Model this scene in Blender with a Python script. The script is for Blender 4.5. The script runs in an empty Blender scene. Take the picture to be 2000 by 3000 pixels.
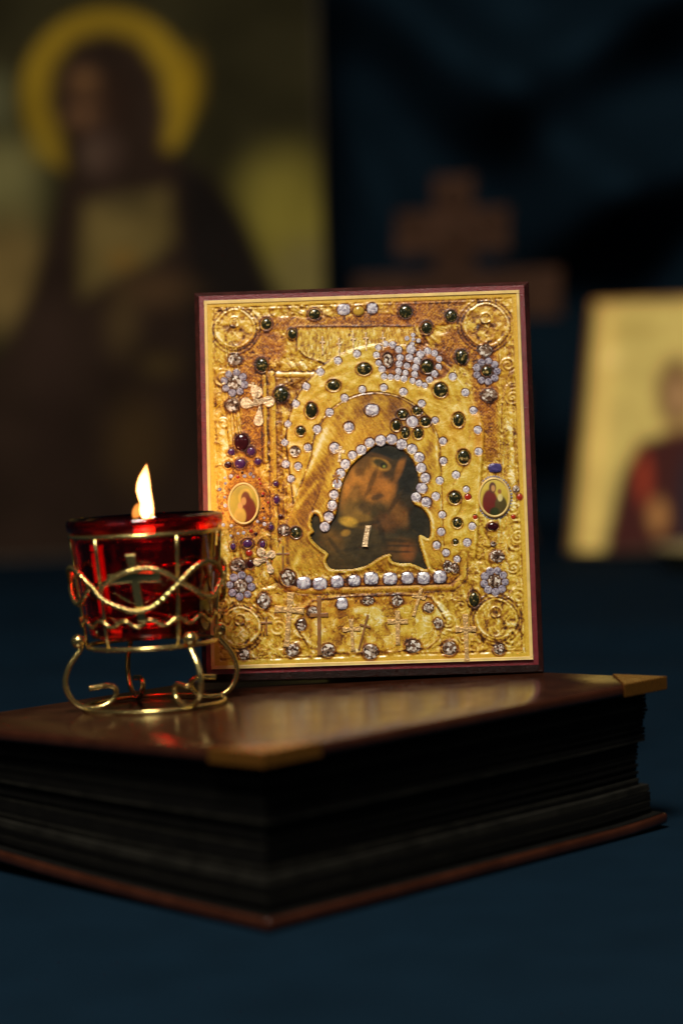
import bpy, bmesh, math, random
import numpy as np
from mathutils import Matrix, Vector, Quaternion

rng = np.random.default_rng(7)
random.seed(7)
S = bpy.context.scene
COL = S.collection

# ---------------------------------------------------------------- camera
CAM_H, PITCH, ROLL, FPX = 0.1952, 0.0621, -0.0295, 6700.0
fw = Vector((0, math.cos(PITCH), -math.sin(PITCH)))
rt0 = Vector((1, 0, 0)); up0 = rt0.cross(fw)
RT = math.cos(ROLL) * rt0 + math.sin(ROLL) * up0
UP = -math.sin(ROLL) * rt0 + math.cos(ROLL) * up0
cam = bpy.data.cameras.new('camera')
camo = bpy.data.objects.new('camera', cam); COL.objects.link(camo)
camo.matrix_world = Matrix(((RT.x, UP.x, -fw.x, 0), (RT.y, UP.y, -fw.y, 0), (RT.z, UP.z, -fw.z, CAM_H), (0, 0, 0, 1)))
cam.sensor_fit = 'VERTICAL'; cam.sensor_height = 22.388; cam.sensor_width = 14.93
cam.lens = 50.0; cam.clip_start = 0.02; cam.clip_end = 50
cam.dof.use_dof = True; cam.dof.focus_distance = 0.999; cam.dof.aperture_fstop = 2.3
cam.dof.aperture_blades = 8
S.camera = camo

# ---------------------------------------------------------------- world, lamps, exposure
wd = bpy.data.worlds.new('World'); S.world = wd; wd.use_nodes = True
wd.node_tree.nodes['Background'].inputs[0].default_value = (0.55, 0.7, 1.0, 1)
wd.node_tree.nodes['Background'].inputs[1].default_value = 0.010
S.view_settings.view_transform = 'Standard'; S.view_settings.look = 'None'
S.view_settings.gamma = 1.0; S.view_settings.exposure = 0.0; S.view_settings.use_curve_mapping = False
cy = S.cycles
cy.use_denoising = True; cy.max_bounces = 14; cy.transmission_bounces = 12; cy.glossy_bounces = 6
cy.diffuse_bounces = 3; cy.transparent_max_bounces = 12; cy.sample_clamp_indirect = 4.0; cy.blur_glossy = 0.5

def lamp_area(name, loc, target, size, power, color):
    l = bpy.data.lights.new(name, 'AREA'); l.shape = 'DISK'; l.size = size; l.energy = power; l.color = color
    o = bpy.data.objects.new(name, l); COL.objects.link(o); o.location = loc
    o.rotation_euler = (Vector(target) - Vector(loc)).to_track_quat('-Z', 'Y').to_euler()
    return o
def lamp_bulb(name, loc, power, color, r):
    l = bpy.data.lights.new(name, 'POINT'); l.energy = power; l.color = color; l.shadow_soft_size = r
    o = bpy.data.objects.new(name, l); COL.objects.link(o); o.location = loc
    return o
lamp_area('ceiling_lamp', (-0.22, -0.02, 1.62), (0.0, 1.05, 0.08), 0.55, 35, (1.0, 0.93, 0.80))
for i, az in enumerate((-54, -45, -37, -30, -3, 22, 31, 52)):      # a ring of small bulbs hanging in the room behind the viewer
    a = math.radians(az)
    lamp_bulb('chandelier_bulb', (-0.08 + 1.75 * math.sin(a), 0.95 - 1.75 * math.cos(a), 1.20), 1.7, (1.0, 0.95, 0.82), 0.014)

# ---------------------------------------------------------------- helpers
def at(px, py, Y):
    d = fw + RT * ((px - 1000) / FPX) - UP * ((py - 1500) / FPX)
    return Vector((0, 0, CAM_H)) + d * (Y / d.y)
def to_canvas(P):
    d = np.asarray(P) - np.array([0, 0, CAM_H])
    z = d @ np.array(fw)
    return 1000 + FPX * (d @ np.array(RT)) / z, 1500 - FPX * (d @ np.array(UP)) / z

def tag(o, label, cat, group=None):
    o['label'] = label; o['category'] = cat
    if group: o['group'] = group
    return o
def empty(name, loc, label=None, cat=None, group=None):
    o = bpy.data.objects.new(name, None); COL.objects.link(o); o.location = loc; o.empty_display_size = 0.02
    if label: tag(o, label, cat, group)
    return o
def link(name, me, mat, parent=None, loc=None):
    o = bpy.data.objects.new(name, me); COL.objects.link(o)
    if mat is not None and not me.materials: me.materials.append(mat)
    if parent: o.parent = parent
    if loc is not None: o.location = loc
    return o
def mesh(name, verts, faces, mat, parent=None, smooth=False, bevel=0):
    me = bpy.data.meshes.new(name); me.from_pydata([tuple(v) for v in verts], [], faces)
    bm = bmesh.new(); bm.from_mesh(me)
    if bevel:
        bmesh.ops.bevel(bm, geom=bm.edges[:], offset=bevel, segments=2, affect='EDGES', profile=0.5)
    bmesh.ops.recalc_face_normals(bm, faces=bm.faces[:])
    bm.to_mesh(me); bm.free()
    if smooth: me.polygons.foreach_set('use_smooth', [True] * len(me.polygons))
    return link(name, me, mat, parent)
def tube(pts, r, closed=False, n=10, twist=0.0, ell=1.0):
    """sweep; returns verts, faces"""
    P = [Vector(p) for p in pts]; N = len(P); V = []; F = []
    prev = None
    for i in range(N):
        if closed: t = P[(i + 1) % N] - P[i - 1]
        else: t = P[min(i + 1, N - 1)] - P[max(i - 1, 0)]
        t.normalize()
        if prev is None:
            a = Vector((0, 0, 1)) if abs(t.z) < 0.9 else Vector((1, 0, 0))
            nrm = (a - t * a.dot(t)).normalized()
        else:
            nrm = (prev - t * prev.dot(t)).normalized()
        prev = nrm; b = t.cross(nrm)
        rr = r[i] if isinstance(r, (list, tuple)) else r
        for k in range(n):
            an = 2 * math.pi * k / n
            c, s_ = math.cos(an) * rr * ell, math.sin(an) * rr
            tw = twist * i
            V.append(P[i] + nrm * (c * math.cos(tw) - s_ * math.sin(tw)) + b * (c * math.sin(tw) + s_ * math.cos(tw)))
    for i in range(N if closed else N - 1):
        j = (i + 1) % N
        for k in range(n):
            F.append((i * n + k, i * n + (k + 1) % n, j * n + (k + 1) % n, j * n + k))
    if not closed:
        F.append(tuple(range(n))); F.append(tuple((N - 1) * n + k for k in range(n)))
    return V, F
def spline(pts, n=8, closed=False):
    P = [Vector(p) for p in pts]; out = []
    m = len(P)
    for i in range(m if closed else m - 1):
        g = lambda q: P[q % m] if closed else P[max(0, min(m - 1, q))]
        a, b, c, d = g(i - 1), g(i), g(i + 1), g(i + 2)
        for k in range(n):
            t = k / n
            out.append(0.5 * ((2 * b) + (c - a) * t + (2 * a - 5 * b + 4 * c - d) * t * t + (3 * b - a - 3 * c + d) * t ** 3))
    if not closed: out.append(P[-1])
    return out
def lathe(prof, n=64, close_axis=True):
    V = []; F = []
    for (r, z) in prof:
        for k in range(n):
            a = 2 * math.pi * k / n; V.append((r * math.cos(a), r * math.sin(a), z))
    for i in range(len(prof) - 1):
        for k in range(n):
            F.append((i * n + k, i * n + (k + 1) % n, (i + 1) * n + (k + 1) % n, (i + 1) * n + k))
    if close_axis:
        F.append(tuple(range(n))); F.append(tuple((len(prof) - 1) * n + k for k in range(n)))
    return V, F
def box(x0, x1, y0, y1, z0, z1):
    V = [(x, y, z) for z in (z0, z1) for y in (y0, y1) for x in (x0, x1)]
    return V, [(0, 1, 3, 2), (4, 5, 7, 6), (0, 1, 5, 4), (2, 3, 7, 6), (0, 2, 6, 4), (1, 3, 7, 5)]

# noise in numpy
def vnoise(x, y, seed=0):
    g = np.random.default_rng(seed).random((257, 257))
    xi = np.floor(x).astype(int); yi = np.floor(y).astype(int)
    fx = x - xi; fy = y - yi
    fx = fx * fx * (3 - 2 * fx); fy = fy * fy * (3 - 2 * fy)
    a = g[yi % 256, xi % 256]; b = g[yi % 256, (xi + 1) % 256]; c = g[(yi + 1) % 256, xi % 256]; d = g[(yi + 1) % 256, (xi + 1) % 256]
    return (a * (1 - fx) + b * fx) * (1 - fy) + (c * (1 - fx) + d * fx) * fy
def fbm(x, y, o=4, seed=0):
    s = 0; a = 0.5
    for i in range(o):
        s = s + a * vnoise(x * 2 ** i, y * 2 ** i, seed + i); a *= 0.5
    return s / (1 - 0.5 ** o)
def sst(a, b, x):
    t = np.clip((x - a) / (b - a), 0, 1); return t * t * (3 - 2 * t)
def srgb(*c):
    c = np.array(c) / 255.0
    return np.where(c <= 0.04045, c / 12.92, ((c + 0.055) / 1.055) ** 2.4)
def inpoly(x, y, poly):
    r = np.zeros(np.shape(x), bool); n = len(poly); j = n - 1
    for i in range(n):
        xi, yi = poly[i]; xj, yj = poly[j]
        if yi != yj:
            r ^= ((yi > y) != (yj > y)) & (x < (xj - xi) * (y - yi) / (yj - yi) + xi)
        j = i
    return r
def dpoly(x, y, poly, closed=True):
    d = np.full(np.shape(x), 1e9); n = len(poly)
    for i in range(n if closed else n - 1):
        ax, ay = poly[i]; bx, by = poly[(i + 1) % n]
        dx, dy = bx - ax, by - ay; L = dx * dx + dy * dy + 1e-12
        t = np.clip(((x - ax) * dx + (y - ay) * dy) / L, 0, 1)
        d = np.minimum(d, np.hypot(x - ax - t * dx, y - ay - t * dy))
    return d
def grid_mesh(name, VX, VY, VZ, rgb, mat, parent=None, fmask=None, smooth=True):
    """VX.. arrays (ny,nx); one coloured sheet; fmask selects faces"""
    ny, nx = VX.shape
    idx = np.arange(ny * nx).reshape(ny, nx)
    q = np.stack([idx[:-1, :-1], idx[:-1, 1:], idx[1:, 1:], idx[1:, :-1]], -1).reshape(-1, 4)
    if fmask is not None: q = q[fmask.ravel()]
    used = np.unique(q); remap = np.full(ny * nx, -1); remap[used] = np.arange(len(used)); q = remap[q]
    co = np.stack([VX.ravel(), VY.ravel(), VZ.ravel()], -1)[used]
    me = bpy.data.meshes.new(name)
    me.vertices.add(len(co)); me.vertices.foreach_set('co', co.astype(np.float32).ravel())
    me.loops.add(q.size); me.loops.foreach_set('vertex_index', q.astype(np.int32).ravel())
    me.polygons.add(len(q)); me.polygons.foreach_set('loop_start', np.arange(0, q.size, 4, dtype=np.int32))
    me.update(calc_edges=True)
    if smooth: me.polygons.foreach_set('use_smooth', np.ones(len(q), bool))
    if rgb is not None:
        ca = me.color_attributes.new('paint', 'FLOAT_COLOR', 'POINT')
        c = np.ones((len(co), 4), np.float32); c[:, :3] = rgb.reshape(-1, 3)[used]
        ca.data.foreach_set('color', c.ravel())
    me.validate()
    return link(name, me, mat, parent)

# ---------------------------------------------------------------- materials
def new_mat(name):
    m = bpy.data.materials.new(name); m.use_nodes = True
    nt = m.node_tree; return m, nt, nt.nodes['Principled BSDF']
def nd(nt, t, **kw):
    n = nt.nodes.new(t)
    for k, v in kw.items():
        if k.startswith('i_'):
            key = k[2:]; key = int(key) if key.isdigit() else key.replace('_', ' ')
            n.inputs[key].default_value = v
        else: setattr(n, k, v)
    return n
def simple(name, col, rough=0.5, metal=0.0, coat=0.0, var=0.0, vscale=60, bump=0.0, bscale=400, rvar=0.0, spec=0.5):
    m, nt, b = new_mat(name)
    b.inputs['Base Color'].default_value = (*col, 1); b.inputs['Roughness'].default_value = rough
    b.inputs['Metallic'].default_value = metal; b.inputs['Coat Weight'].default_value = coat; b.inputs['Coat Roughness'].default_value = 0.12
    b.inputs['Specular IOR Level'].default_value = spec
    tc = nd(nt, 'ShaderNodeTexCoord')
    n = nd(nt, 'ShaderNodeTexNoise', i_Scale=vscale, i_Detail=6.0); nt.links.new(tc.outputs['Object'], n.inputs['Vector'])
    if var:
        mx = nd(nt, 'ShaderNodeMixRGB', blend_type='MULTIPLY'); mx.inputs[0].default_value = 1
        mx.inputs[1].default_value = (*col, 1)
        rp = nd(nt, 'ShaderNodeMapRange', i_1=0.3, i_2=0.7, i_3=1 - var, i_4=1 + var)
        nt.links.new(n.outputs['Fac'], rp.inputs[0]); nt.links.new(rp.outputs[0], mx.inputs[2])
        nt.links.new(mx.outputs[0], b.inputs['Base Color'])
    if rvar:
        rp = nd(nt, 'ShaderNodeMapRange', i_1=0.3, i_2=0.7, i_3=max(0.02, rough - rvar), i_4=rough + rvar)
        nt.links.new(n.outputs['Fac'], rp.inputs[0]); nt.links.new(rp.outputs[0], b.inputs['Roughness'])
    if bump:
        n2 = nd(nt, 'ShaderNodeTexNoise', i_Scale=bscale, i_Detail=4.0); nt.links.new(tc.outputs['Object'], n2.inputs['Vector'])
        bp = nd(nt, 'ShaderNodeBump', i_Strength=bump, i_Distance=0.001)
        nt.links.new(n2.outputs['Fac'], bp.inputs['Height']); nt.links.new(bp.outputs[0], b.inputs['Normal'])
    return m
def painted(name, rough=0.4, bump=0.0, bscale=900, spec=0.5, coat=0.0):
    m, nt, b = new_mat(name)
    a = nd(nt, 'ShaderNodeAttribute', attribute_name='paint')
    nt.links.new(a.outputs['Color'], b.inputs['Base Color'])
    b.inputs['Roughness'].default_value = rough; b.inputs['Specular IOR Level'].default_value = spec
    b.inputs['Coat Weight'].default_value = coat; b.inputs['Coat Roughness'].default_value = 0.22
    if bump:
        tc = nd(nt, 'ShaderNodeTexCoord'); n2 = nd(nt, 'ShaderNodeTexNoise', i_Scale=bscale, i_Detail=5.0, i_Distortion=0.6)
        nt.links.new(tc.outputs['Object'], n2.inputs['Vector'])
        bp = nd(nt, 'ShaderNodeBump', i_Strength=bump, i_Distance=0.0006)
        nt.links.new(n2.outputs['Fac'], bp.inputs['Height']); nt.links.new(bp.outputs[0], b.inputs['Normal'])
    return m
def gem_mat(name, stops, scale=1.6, rough=0.12, kind='VORONOI', radial=0.0):
    """stone colour with facet shading painted in: cells in object space, shifted per stone"""
    m, nt, b = new_mat(name)
    tc = nd(nt, 'ShaderNodeTexCoord'); oi = nd(nt, 'ShaderNodeObjectInfo')
    mul = nd(nt, 'ShaderNodeMath', operation='MULTIPLY', i_1=37.0); nt.links.new(oi.outputs['Random'], mul.inputs[0])
    ad = nd(nt, 'ShaderNodeVectorMath', operation='ADD'); nt.links.new(tc.outputs['Object'], ad.inputs[0]); nt.links.new(mul.outputs[0], ad.inputs[1])
    if kind == 'VORONOI':
        t = nd(nt, 'ShaderNodeTexVoronoi', i_Scale=scale); out = t.outputs['Color']
        sep = nd(nt, 'ShaderNodeSeparateColor'); nt.links.new(out, sep.inputs[0]); fac = sep.outputs[0]
    else:
        t = nd(nt, 'ShaderNodeTexNoise', i_Scale=scale, i_Detail=2.0); fac = t.outputs['Fac']
    nt.links.new(ad.outputs[0], t.inputs['Vector'])
    if radial:   # brilliant-cut shading painted by radius: dark table, bright girdle facets, darker rim
        ln = nd(nt, 'ShaderNodeVectorMath', operation='LENGTH'); nt.links.new(tc.outputs['Object'], ln.inputs[0])
        rr_ = nd(nt, 'ShaderNodeValToRGB'); nt.links.new(ln.outputs['Value'], rr_.inputs[0])
        e_ = rr_.color_ramp.elements; e_[0].color = (.25,) * 3 + (1,); e_[1].color = (.30,) * 3 + (1,); e_[1].position = 1.0
        for p_, c_ in ((.18, .30), (.34, .85), (.62, .62), (.82, .78)):
            q_ = e_.new(p_); q_.color = (c_,) * 3 + (1,)
        mm = nd(nt, 'ShaderNodeMix', data_type='FLOAT'); mm.inputs[0].default_value = radial
        nt.links.new(fac, mm.inputs[2]); nt.links.new(rr_.outputs[0], mm.inputs[3]); fac = mm.outputs[0]
    cr = nd(nt, 'ShaderNodeValToRGB'); nt.links.new(fac, cr.inputs[0])
    el = cr.color_ramp.elements
    while len(el) < len(stops): el.new(0.5)
    for e, (p, c) in zip(el, stops): e.position = p; e.color = (*c, 1)
    nt.links.new(cr.outputs[0], b.inputs['Base Color'])
    b.inputs['Roughness'].default_value = rough
    return m

M = {}
M['burgundy'] = simple('burgundy_lacquer', (0.16, 0.010, 0.016), 0.32, var=0.25, vscale=300, bump=0.35, bscale=1500, coat=0.2)
M['board_edge'] = simple('stained_edge', (0.050, 0.013, 0.010), 0.26, var=0.35, vscale=200, bump=0.5, bscale=1600, spec=0.9)
M['oklad'] = painted('gold_print', 0.38, bump=0.30, bscale=1500, spec=0.3, coat=0.9)
M['face_paint'] = painted('old_paint', 0.42, bump=0.10, bscale=900, spec=0.3)
M['border'] = simple('pale_gold_line', (0.80, 0.58, 0.20), 0.35, var=0.15, vscale=150)
M['crystal'] = gem_mat('crystal_stone', [(0.16, (0.09, 0.07, 0.11)), (0.36, (0.31, 0.28, 0.35)), (0.58, (0.58, 0.54, 0.61)), (0.80, (0.88, 0.85, 0.88))], 2.6, radial=0.45)
M['lilac'] = gem_mat('lilac_stone', [(0.18, (0.06, 0.045, 0.085)), (0.45, (0.21, 0.18, 0.24)), (0.80, (0.50, 0.46, 0.53))], 2.2, radial=0.45)
M['green'] = gem_mat('dark_green_stone', [(0.0, (0.008, 0.012, 0.006)), (0.54, (0.022, 0.024, 0.011)), (0.62, (0.16, 0.11, 0.03)), (0.74, (0.62, 0.47, 0.18))], 1.9, 0.10, 'NOISE')  # amber flecks paint gold reflections into the stone colour
M['smoky'] = gem_mat('smoky_stone', [(0.0, (0.022, 0.012, 0.010)), (0.35, (0.14, 0.07, 0.04)), (0.62, (0.34, 0.24, 0.17)), (0.85, (0.78, 0.70, 0.60)), (1.0, (0.9, 0.86, 0.8))], 2.8)
M['purple'] = gem_mat('amethyst_stone', [(0.0, (0.03, 0.008, 0.05)), (0.6, (0.085, 0.025, 0.10)), (1.0, (0.30, 0.18, 0.34))], 1.4, 0.1, 'NOISE')
M['red'] = gem_mat('red_stone', [(0.0, (0.20, 0.012, 0.006)), (1.0, (0.62, 0.05, 0.02))], 1.4, 0.12, 'NOISE')
M['garnet'] = gem_mat('garnet_stone', [(0.0, (0.014, 0.004, 0.005)), (0.7, (0.05, 0.008, 0.012)), (1.0, (0.22, 0.05, 0.05))], 1.4, 0.1, 'NOISE')
M['sapphire'] = gem_mat('sapphire_stone', [(0.0, (0.012, 0.012, 0.05)), (1.0, (0.14, 0.11, 0.34))], 1.4, 0.1, 'NOISE')
M['amber'] = gem_mat('amber_stone', [(0.0, (0.30, 0.16, 0.015)), (1.0, (0.72, 0.46, 0.07))], 1.4, 0.14, 'NOISE')
M['tan_metal'] = simple('rose_gold', (0.70, 0.43, 0.16), 0.36, metal=0.35, var=0.35, vscale=400, bump=0.5, bscale=900)
M['brown_metal'] = simple('dull_copper', (0.30, 0.13, 0.035), 0.4, var=0.3, vscale=300)
M['white_metal'] = simple('pale_silver', (0.80, 0.58, 0.34), 0.38, metal=0.3, var=0.35, vscale=500, bump=0.6, bscale=900)
M['brass'] = simple('wire_brass', (0.72, 0.56, 0.21), 0.21, metal=0.95, rvar=0.04, vscale=500)
M['brass'].node_tree.nodes['Principled BSDF'].inputs['Coat Roughness'].default_value = 0.06
M['guard'] = simple('corner_brass', (0.44, 0.175, 0.03), 0.28, metal=0.78, rvar=0.08, vscale=260, bump=0.12, bscale=500)
M['leather'] = simple('brown_leatherette', (0.044, 0.0125, 0.0055), 0.19, var=0.25, vscale=90, rvar=0.05, coat=0.0, bump=0.05, bscale=1200, spec=0.9)
M['page'] = simple('black_card', (0.0034, 0.0031, 0.0025), 0.8, var=0.4, vscale=200, spec=0.12)
M['page_paler'] = simple('paler_card', (0.014, 0.013, 0.010), 0.8, var=0.5, vscale=120, spec=0.12)  # slightly lighter card, used for some of the leaves
M['navy'] = simple('navy_cloth', (0.0042, 0.0140, 0.0265), 0.95, var=0.12, vscale=28, bump=0.7, bscale=1300, spec=0.04)
M['curtain'] = simple('navy_curtain', (0.0088, 0.0225, 0.0380), 0.95, var=0.12, vscale=14, spec=0.03)
M['wood'] = simple('dark_wood', (0.080, 0.037, 0.021), 0.75, var=0.35, vscale=45, bump=0.3, bscale=200, spec=0.12)
M['backwood'] = simple('panel_wood', (0.05, 0.033, 0.018), 0.6, var=0.3, vscale=30)
M['canvas'] = painted('saint_paint', 0.8, bump=0.2, bscale=300, spec=0.06)
M['gold_icon'] = painted('gilded_paint', 0.5, bump=0.2, bscale=300, spec=0.15)
M['wax'] = simple('wick_wax', (0.75, 0.68, 0.55), 0.5)
M['wick'] = simple('charred_wick', (0.02, 0.015, 0.012), 0.9)
M['dish'] = simple('dull_brass', (0.50, 0.39, 0.19), 0.45, metal=0.15, var=0.2)

GEMS = {
  'G': [(-42.5, 151.7, 2.71, 2.98), (-21, 155.4, 2.98, 2.71), (-31.1, 146.7, 2.27, 2.6), (-44.9, 133.1, 2.71, 3.35), (-36.7, 119.6, 3.25, 3.52), (0.3, 129.8, 3.25, 2.71), (-13.4, 122.9, 3.14, 2.6), (-23.6, 112, 2.6, 3.52), (-28.5, 102.9, 2.06, 2.16), (19.4, 155, 2.98), (39.6, 152.3, 2.6, 2.71), (28.6, 147.4, 2.71, 2.98), (43.6, 133.7, 2.71, 3.25), (54.4, 127, 2.44), (28.2, 129.9, 2.71, 2.98), (33.7, 119.2, 3.14, 3.25), (41.2, 105.6, 2.71, 3.35), (42.9, 89, 2.81, 3.35), (16.7, 108.9, 2.44, 2.16), (23.2, 110.3, 2.27, 2.06), (26.6, 105.3, 2.6, 2.27), (23.3, 100.2, 2.27, 2.6), (17.6, 100.5, 1.89, 2.6), (13.8, 104.1, 2.27, 2.71), (38.4, 71, 2.81), (39.1, 59.8, 2.27), (38, 51.4, 1.35), (45.3, 26, 2.71, 3.68), (-31.7, 57.7, 2.44)],
  'Q': [(-8, 157, 2.6, 2.27), (4.7, 157.1, 2.44), (3.3, 111.3, 2.98, 2.44), (0.8, 36.4, 2.81, 2.6), (9, 36.2, 2.81, 2.44), (16.6, 36.3, 2.71, 2.6), (23.6, 36, 2.81, 2.71), (30.7, 36.3, 2.71), (-28.8, 35.5, 2.81, 2.44), (-21.8, 34.9, 2.87, 2.44), (-14.2, 35.6, 2.81, 2.6), (-6.7, 35.8, 2.71, 2.44), (0.7, 36.5, 2.81, 2.44), (-12.3, 25.9, 2.27, 2.44)],
  'Y': [(-1.4, 156.1, 2.44, 2.16)],
  'D': [(-57, 135.9, 2.98, 2.71), (-57.3, 125.6, 3.14), (-58.1, 115.7, 3.25, 3.14), (-31.2, 93.9, 2.27), (54.1, 136.3, 2.98, 2.71), (55.2, 116, 3.35, 2.81), (10.9, 133.5, 2.16, 2.98), (65.3, 73.9, 1.35, 1.62), (54.6, 50, 1.08), (56.2, 44.4, 3.25, 2.44), (54.5, 33.7, 2.71), (34.4, 40.7, 1.95, 2.44), (37.4, 39.8, 1.62, 2.27), (11.7, 26.4, 2.6, 2.44), (-1, 26.8, 2.6, 1.89), (25.5, 22.8, 2.44, 2.27), (29.3, 16, 2.16, 2.44), (18, 6.2, 3.52, 2.98), (33.8, 5, 3.35, 3.25), (55.5, 3.8, 2.71, 2.44), (-35.7, 37.9, 3.25, 3.52), (-46.5, 28, 2.98, 3.52), (-56.6, 35, 2.98), (-57.5, 44.1, 3.25, 2.71), (-25.3, 22.8, 2.27, 2.44), (-30.3, 17, 2.06, 2.6), (-34.7, 6.1, 3.25, 2.98), (-19.1, 5.6, 3.25, 2.98), (-0.6, 4.4, 3.25), (-55.7, 4.9, 2.44), (-36.9, 59.1, 2.44, 2.16)],
  'K': [(-54.8, 98.8, 3.35, 3.9), (-60.9, 88.9, 2.06, 1.79), (54.6, 57.8, 2.6, 1.89), (-52, 44.6, 1.79, 2.27), (-38.2, 65, 0.97)],
  'P': [(-59.4, 94.5, 1.89), (-50.6, 94.5, 2.06, 2.16), (-55.6, 89.2, 2.71, 2.44), (-47.7, 89.8, 1.62), (-40, 72.6, 1.52, 2.06), (-40.1, 79.7, 1.35), (-42.6, 60.6, 1.35, 1.62), (-53.1, 53.6, 2.71, 2.27), (-46.5, 53.1, 1.73, 2.06), (-59.5, 52.5, 1.62, 2.06)],
  'W': [(-2.7, 136.7, 1.79), (-11.2, 133.9, 1.79), (-19.1, 129.1, 1.73), (-25.5, 122.8, 1.73), (-30.3, 115.2, 1.73), (-34.1, 106.3, 1.62), (-8.8, 117.1, 1.79), (-15.5, 110.8, 1.73), (-21.2, 103.5, 1.95), (-35.6, 97.9, 1.62), (-25.6, 95.4, 1.89), (-35.4, 88.3, 1.79), (-30.1, 87.2, 1.79), (-33.3, 81.7, 1.79), (-0.8, 120.6, 1.79), (-7.2, 103.9, 2.44), (-13.8, 94.9, 2.33), (9.9, 140.8, 1.52), (13.2, 140.4, 1.52), (6.8, 139.2, 1.35), (15.8, 138, 1.62), (5.9, 135.9, 1.46), (16.4, 134.4, 1.62), (6.7, 132.3, 1.46), (15.8, 131.5, 1.52), (8.2, 129.5, 1.62), (15.4, 128.4, 1.52), (9, 126.1, 1.46), (11.9, 125.8, 1.41), (14.8, 125.5, 1.41), (17.8, 124.8, 1.52), (18.5, 127.5, 1.41), (19.2, 130.6, 1.52), (20.4, 134.3, 1.79), (21.2, 138, 2.06), (25.3, 135.6, 1.73), (23.7, 132.8, 1.62), (23, 129.7, 1.62), (22.5, 126.7, 1.52), (21.5, 123.8, 1.41), (24.3, 122.7, 1.52), (26.8, 121.5, 1.41), (29, 124, 1.52), (31.4, 126.7, 1.52), (33.2, 129.7, 1.41), (33.5, 133.2, 1.41), (31.6, 135.8, 1.46), (28.6, 137, 1.52), (22.4, 144.4, 1.08), (19.7, 143, 1.08), (22.4, 142.5, 0.87), (24.8, 141.8, 1.08), (21.9, 140.4, 1.08), (39.3, 125, 1.79), (44.6, 117.7, 1.79), (47.9, 109.5, 1.79), (49.5, 100.8, 1.79), (49.5, 91.1, 1.73), (8.7, 121.1, 1.79), (17.3, 118.9, 1.79), (25.2, 113.4, 1.73), (30.9, 105.7, 1.62), (34, 96.3, 1.79), (33.9, 87.5, 1.79), (39.2, 81.1, 1.73), (32, 78.8, 1.73), (20.8, 105.4, 2.44), (43.5, 74.5, 1.52), (45.6, 58.1, 1.73), (32.6, 63.6, 1.79), (31.9, 56.1, 1.79), (29.7, 50.3, 1.79), (33.7, 46.8, 1.73), (38.4, 43.9, 1.62), (43.1, 51, 1.79), (30.1, 71.9, 1.79), (-2, 93.5, 2.21), (-6, 91.3, 1.96), (-9.2, 87.4, 2.13), (-11.4, 83.4, 2.21), (-13, 78.8, 2.21), (-14.6, 74, 2.21), (-15.5, 69.4, 2.21), (-17.1, 64.3, 2.3), (-19, 59.9, 2.25), (1.8, 96.6, 2.21), (6.7, 97.4, 2.38), (11.5, 97.8, 2.34), (15.8, 95.4, 2.3), (20.3, 93.2, 2.25), (23.3, 89.4, 2.21), (24, 84.7, 2.21), (25.7, 80.2, 2.3), (24, 75.7, 2.34), (21.4, 71.8, 2.21), (25.8, 69.5, 2.3)],
  'U': [(56.5, 83.7, 2.71, 1.89)],
  'R': [(44.1, 71.1, 1.52, 1.35), (66.8, 70.4, 1.35, 1.52), (47, 62.1, 1.08), (63.7, 61.7, 1.08), (-52.5, 49.3, 1.62)],
  'L': [(-52.9, 124.5, 1.68), (-54.9, 121.6, 1.68), (-58.3, 121.1, 1.68), (-61.2, 123.2, 1.68), (-61.8, 126.7, 1.68), (-59.8, 129.5, 1.68), (-56.3, 130.1, 1.68), (-53.5, 128, 1.68), (59, 126.8, 1.68), (57.8, 123.8, 1.68), (55, 122.3, 1.68), (51.9, 123, 1.68), (50, 125.5, 1.68), (50.1, 128.7, 1.68), (52.2, 131.1, 1.68), (55.3, 131.6, 1.68), (58, 129.9, 1.68), (-51.8, 34.4, 1.73), (-53.6, 31.2, 1.73), (-57.1, 30.3, 1.73), (-60.3, 32.1, 1.73), (-61.3, 35.6, 1.73), (-59.5, 38.8, 1.73), (-56, 39.7, 1.73), (-52.8, 37.9, 1.73), (59.1, 33.1, 1.73), (57.6, 30.2, 1.73), (54.7, 29, 1.73), (51.6, 30, 1.73), (49.9, 32.7, 1.73), (50.3, 35.9, 1.73), (52.7, 38, 1.73), (55.9, 38.2, 1.73), (58.4, 36.2, 1.73)],
}

# ================================================================ the setting
# table top covered with cloth
nx, ny = 260, 220
gx = np.linspace(-2.2, 2.2, nx); gy = np.linspace(-0.9, 3.0, ny)
X, Y = np.meshgrid(gx, gy)
away = sst(0.16, 0.40, np.hypot((X - 0.0) / 1.0, (Y - 0.93) / 0.9))
zz = away * (0.007 * np.sin((Y + 0.10 * X) * 21 + 1.4 * fbm(X * 2 + 9, Y * 1.5 + 5, 3, 3) * 6) * sst(1.15, 1.5, Y) * (1 - sst(2.0, 2.2, Y))
             + 0.004 * (fbm(X * 3 + 20, Y * 3 + 20, 3, 5) - 0.5) * sst(1.0, 1.3, Y) * (1 - sst(2.05, 2.2, Y)))
zz = np.minimum(zz, 0.012)
tb = grid_mesh('table_cloth', X, Y, zz - 0.0006, None, M['navy']); tb['kind'] = 'structure'
tag(tb, 'dark navy cloth covering the table under the brown album', 'tablecloth')

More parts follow.
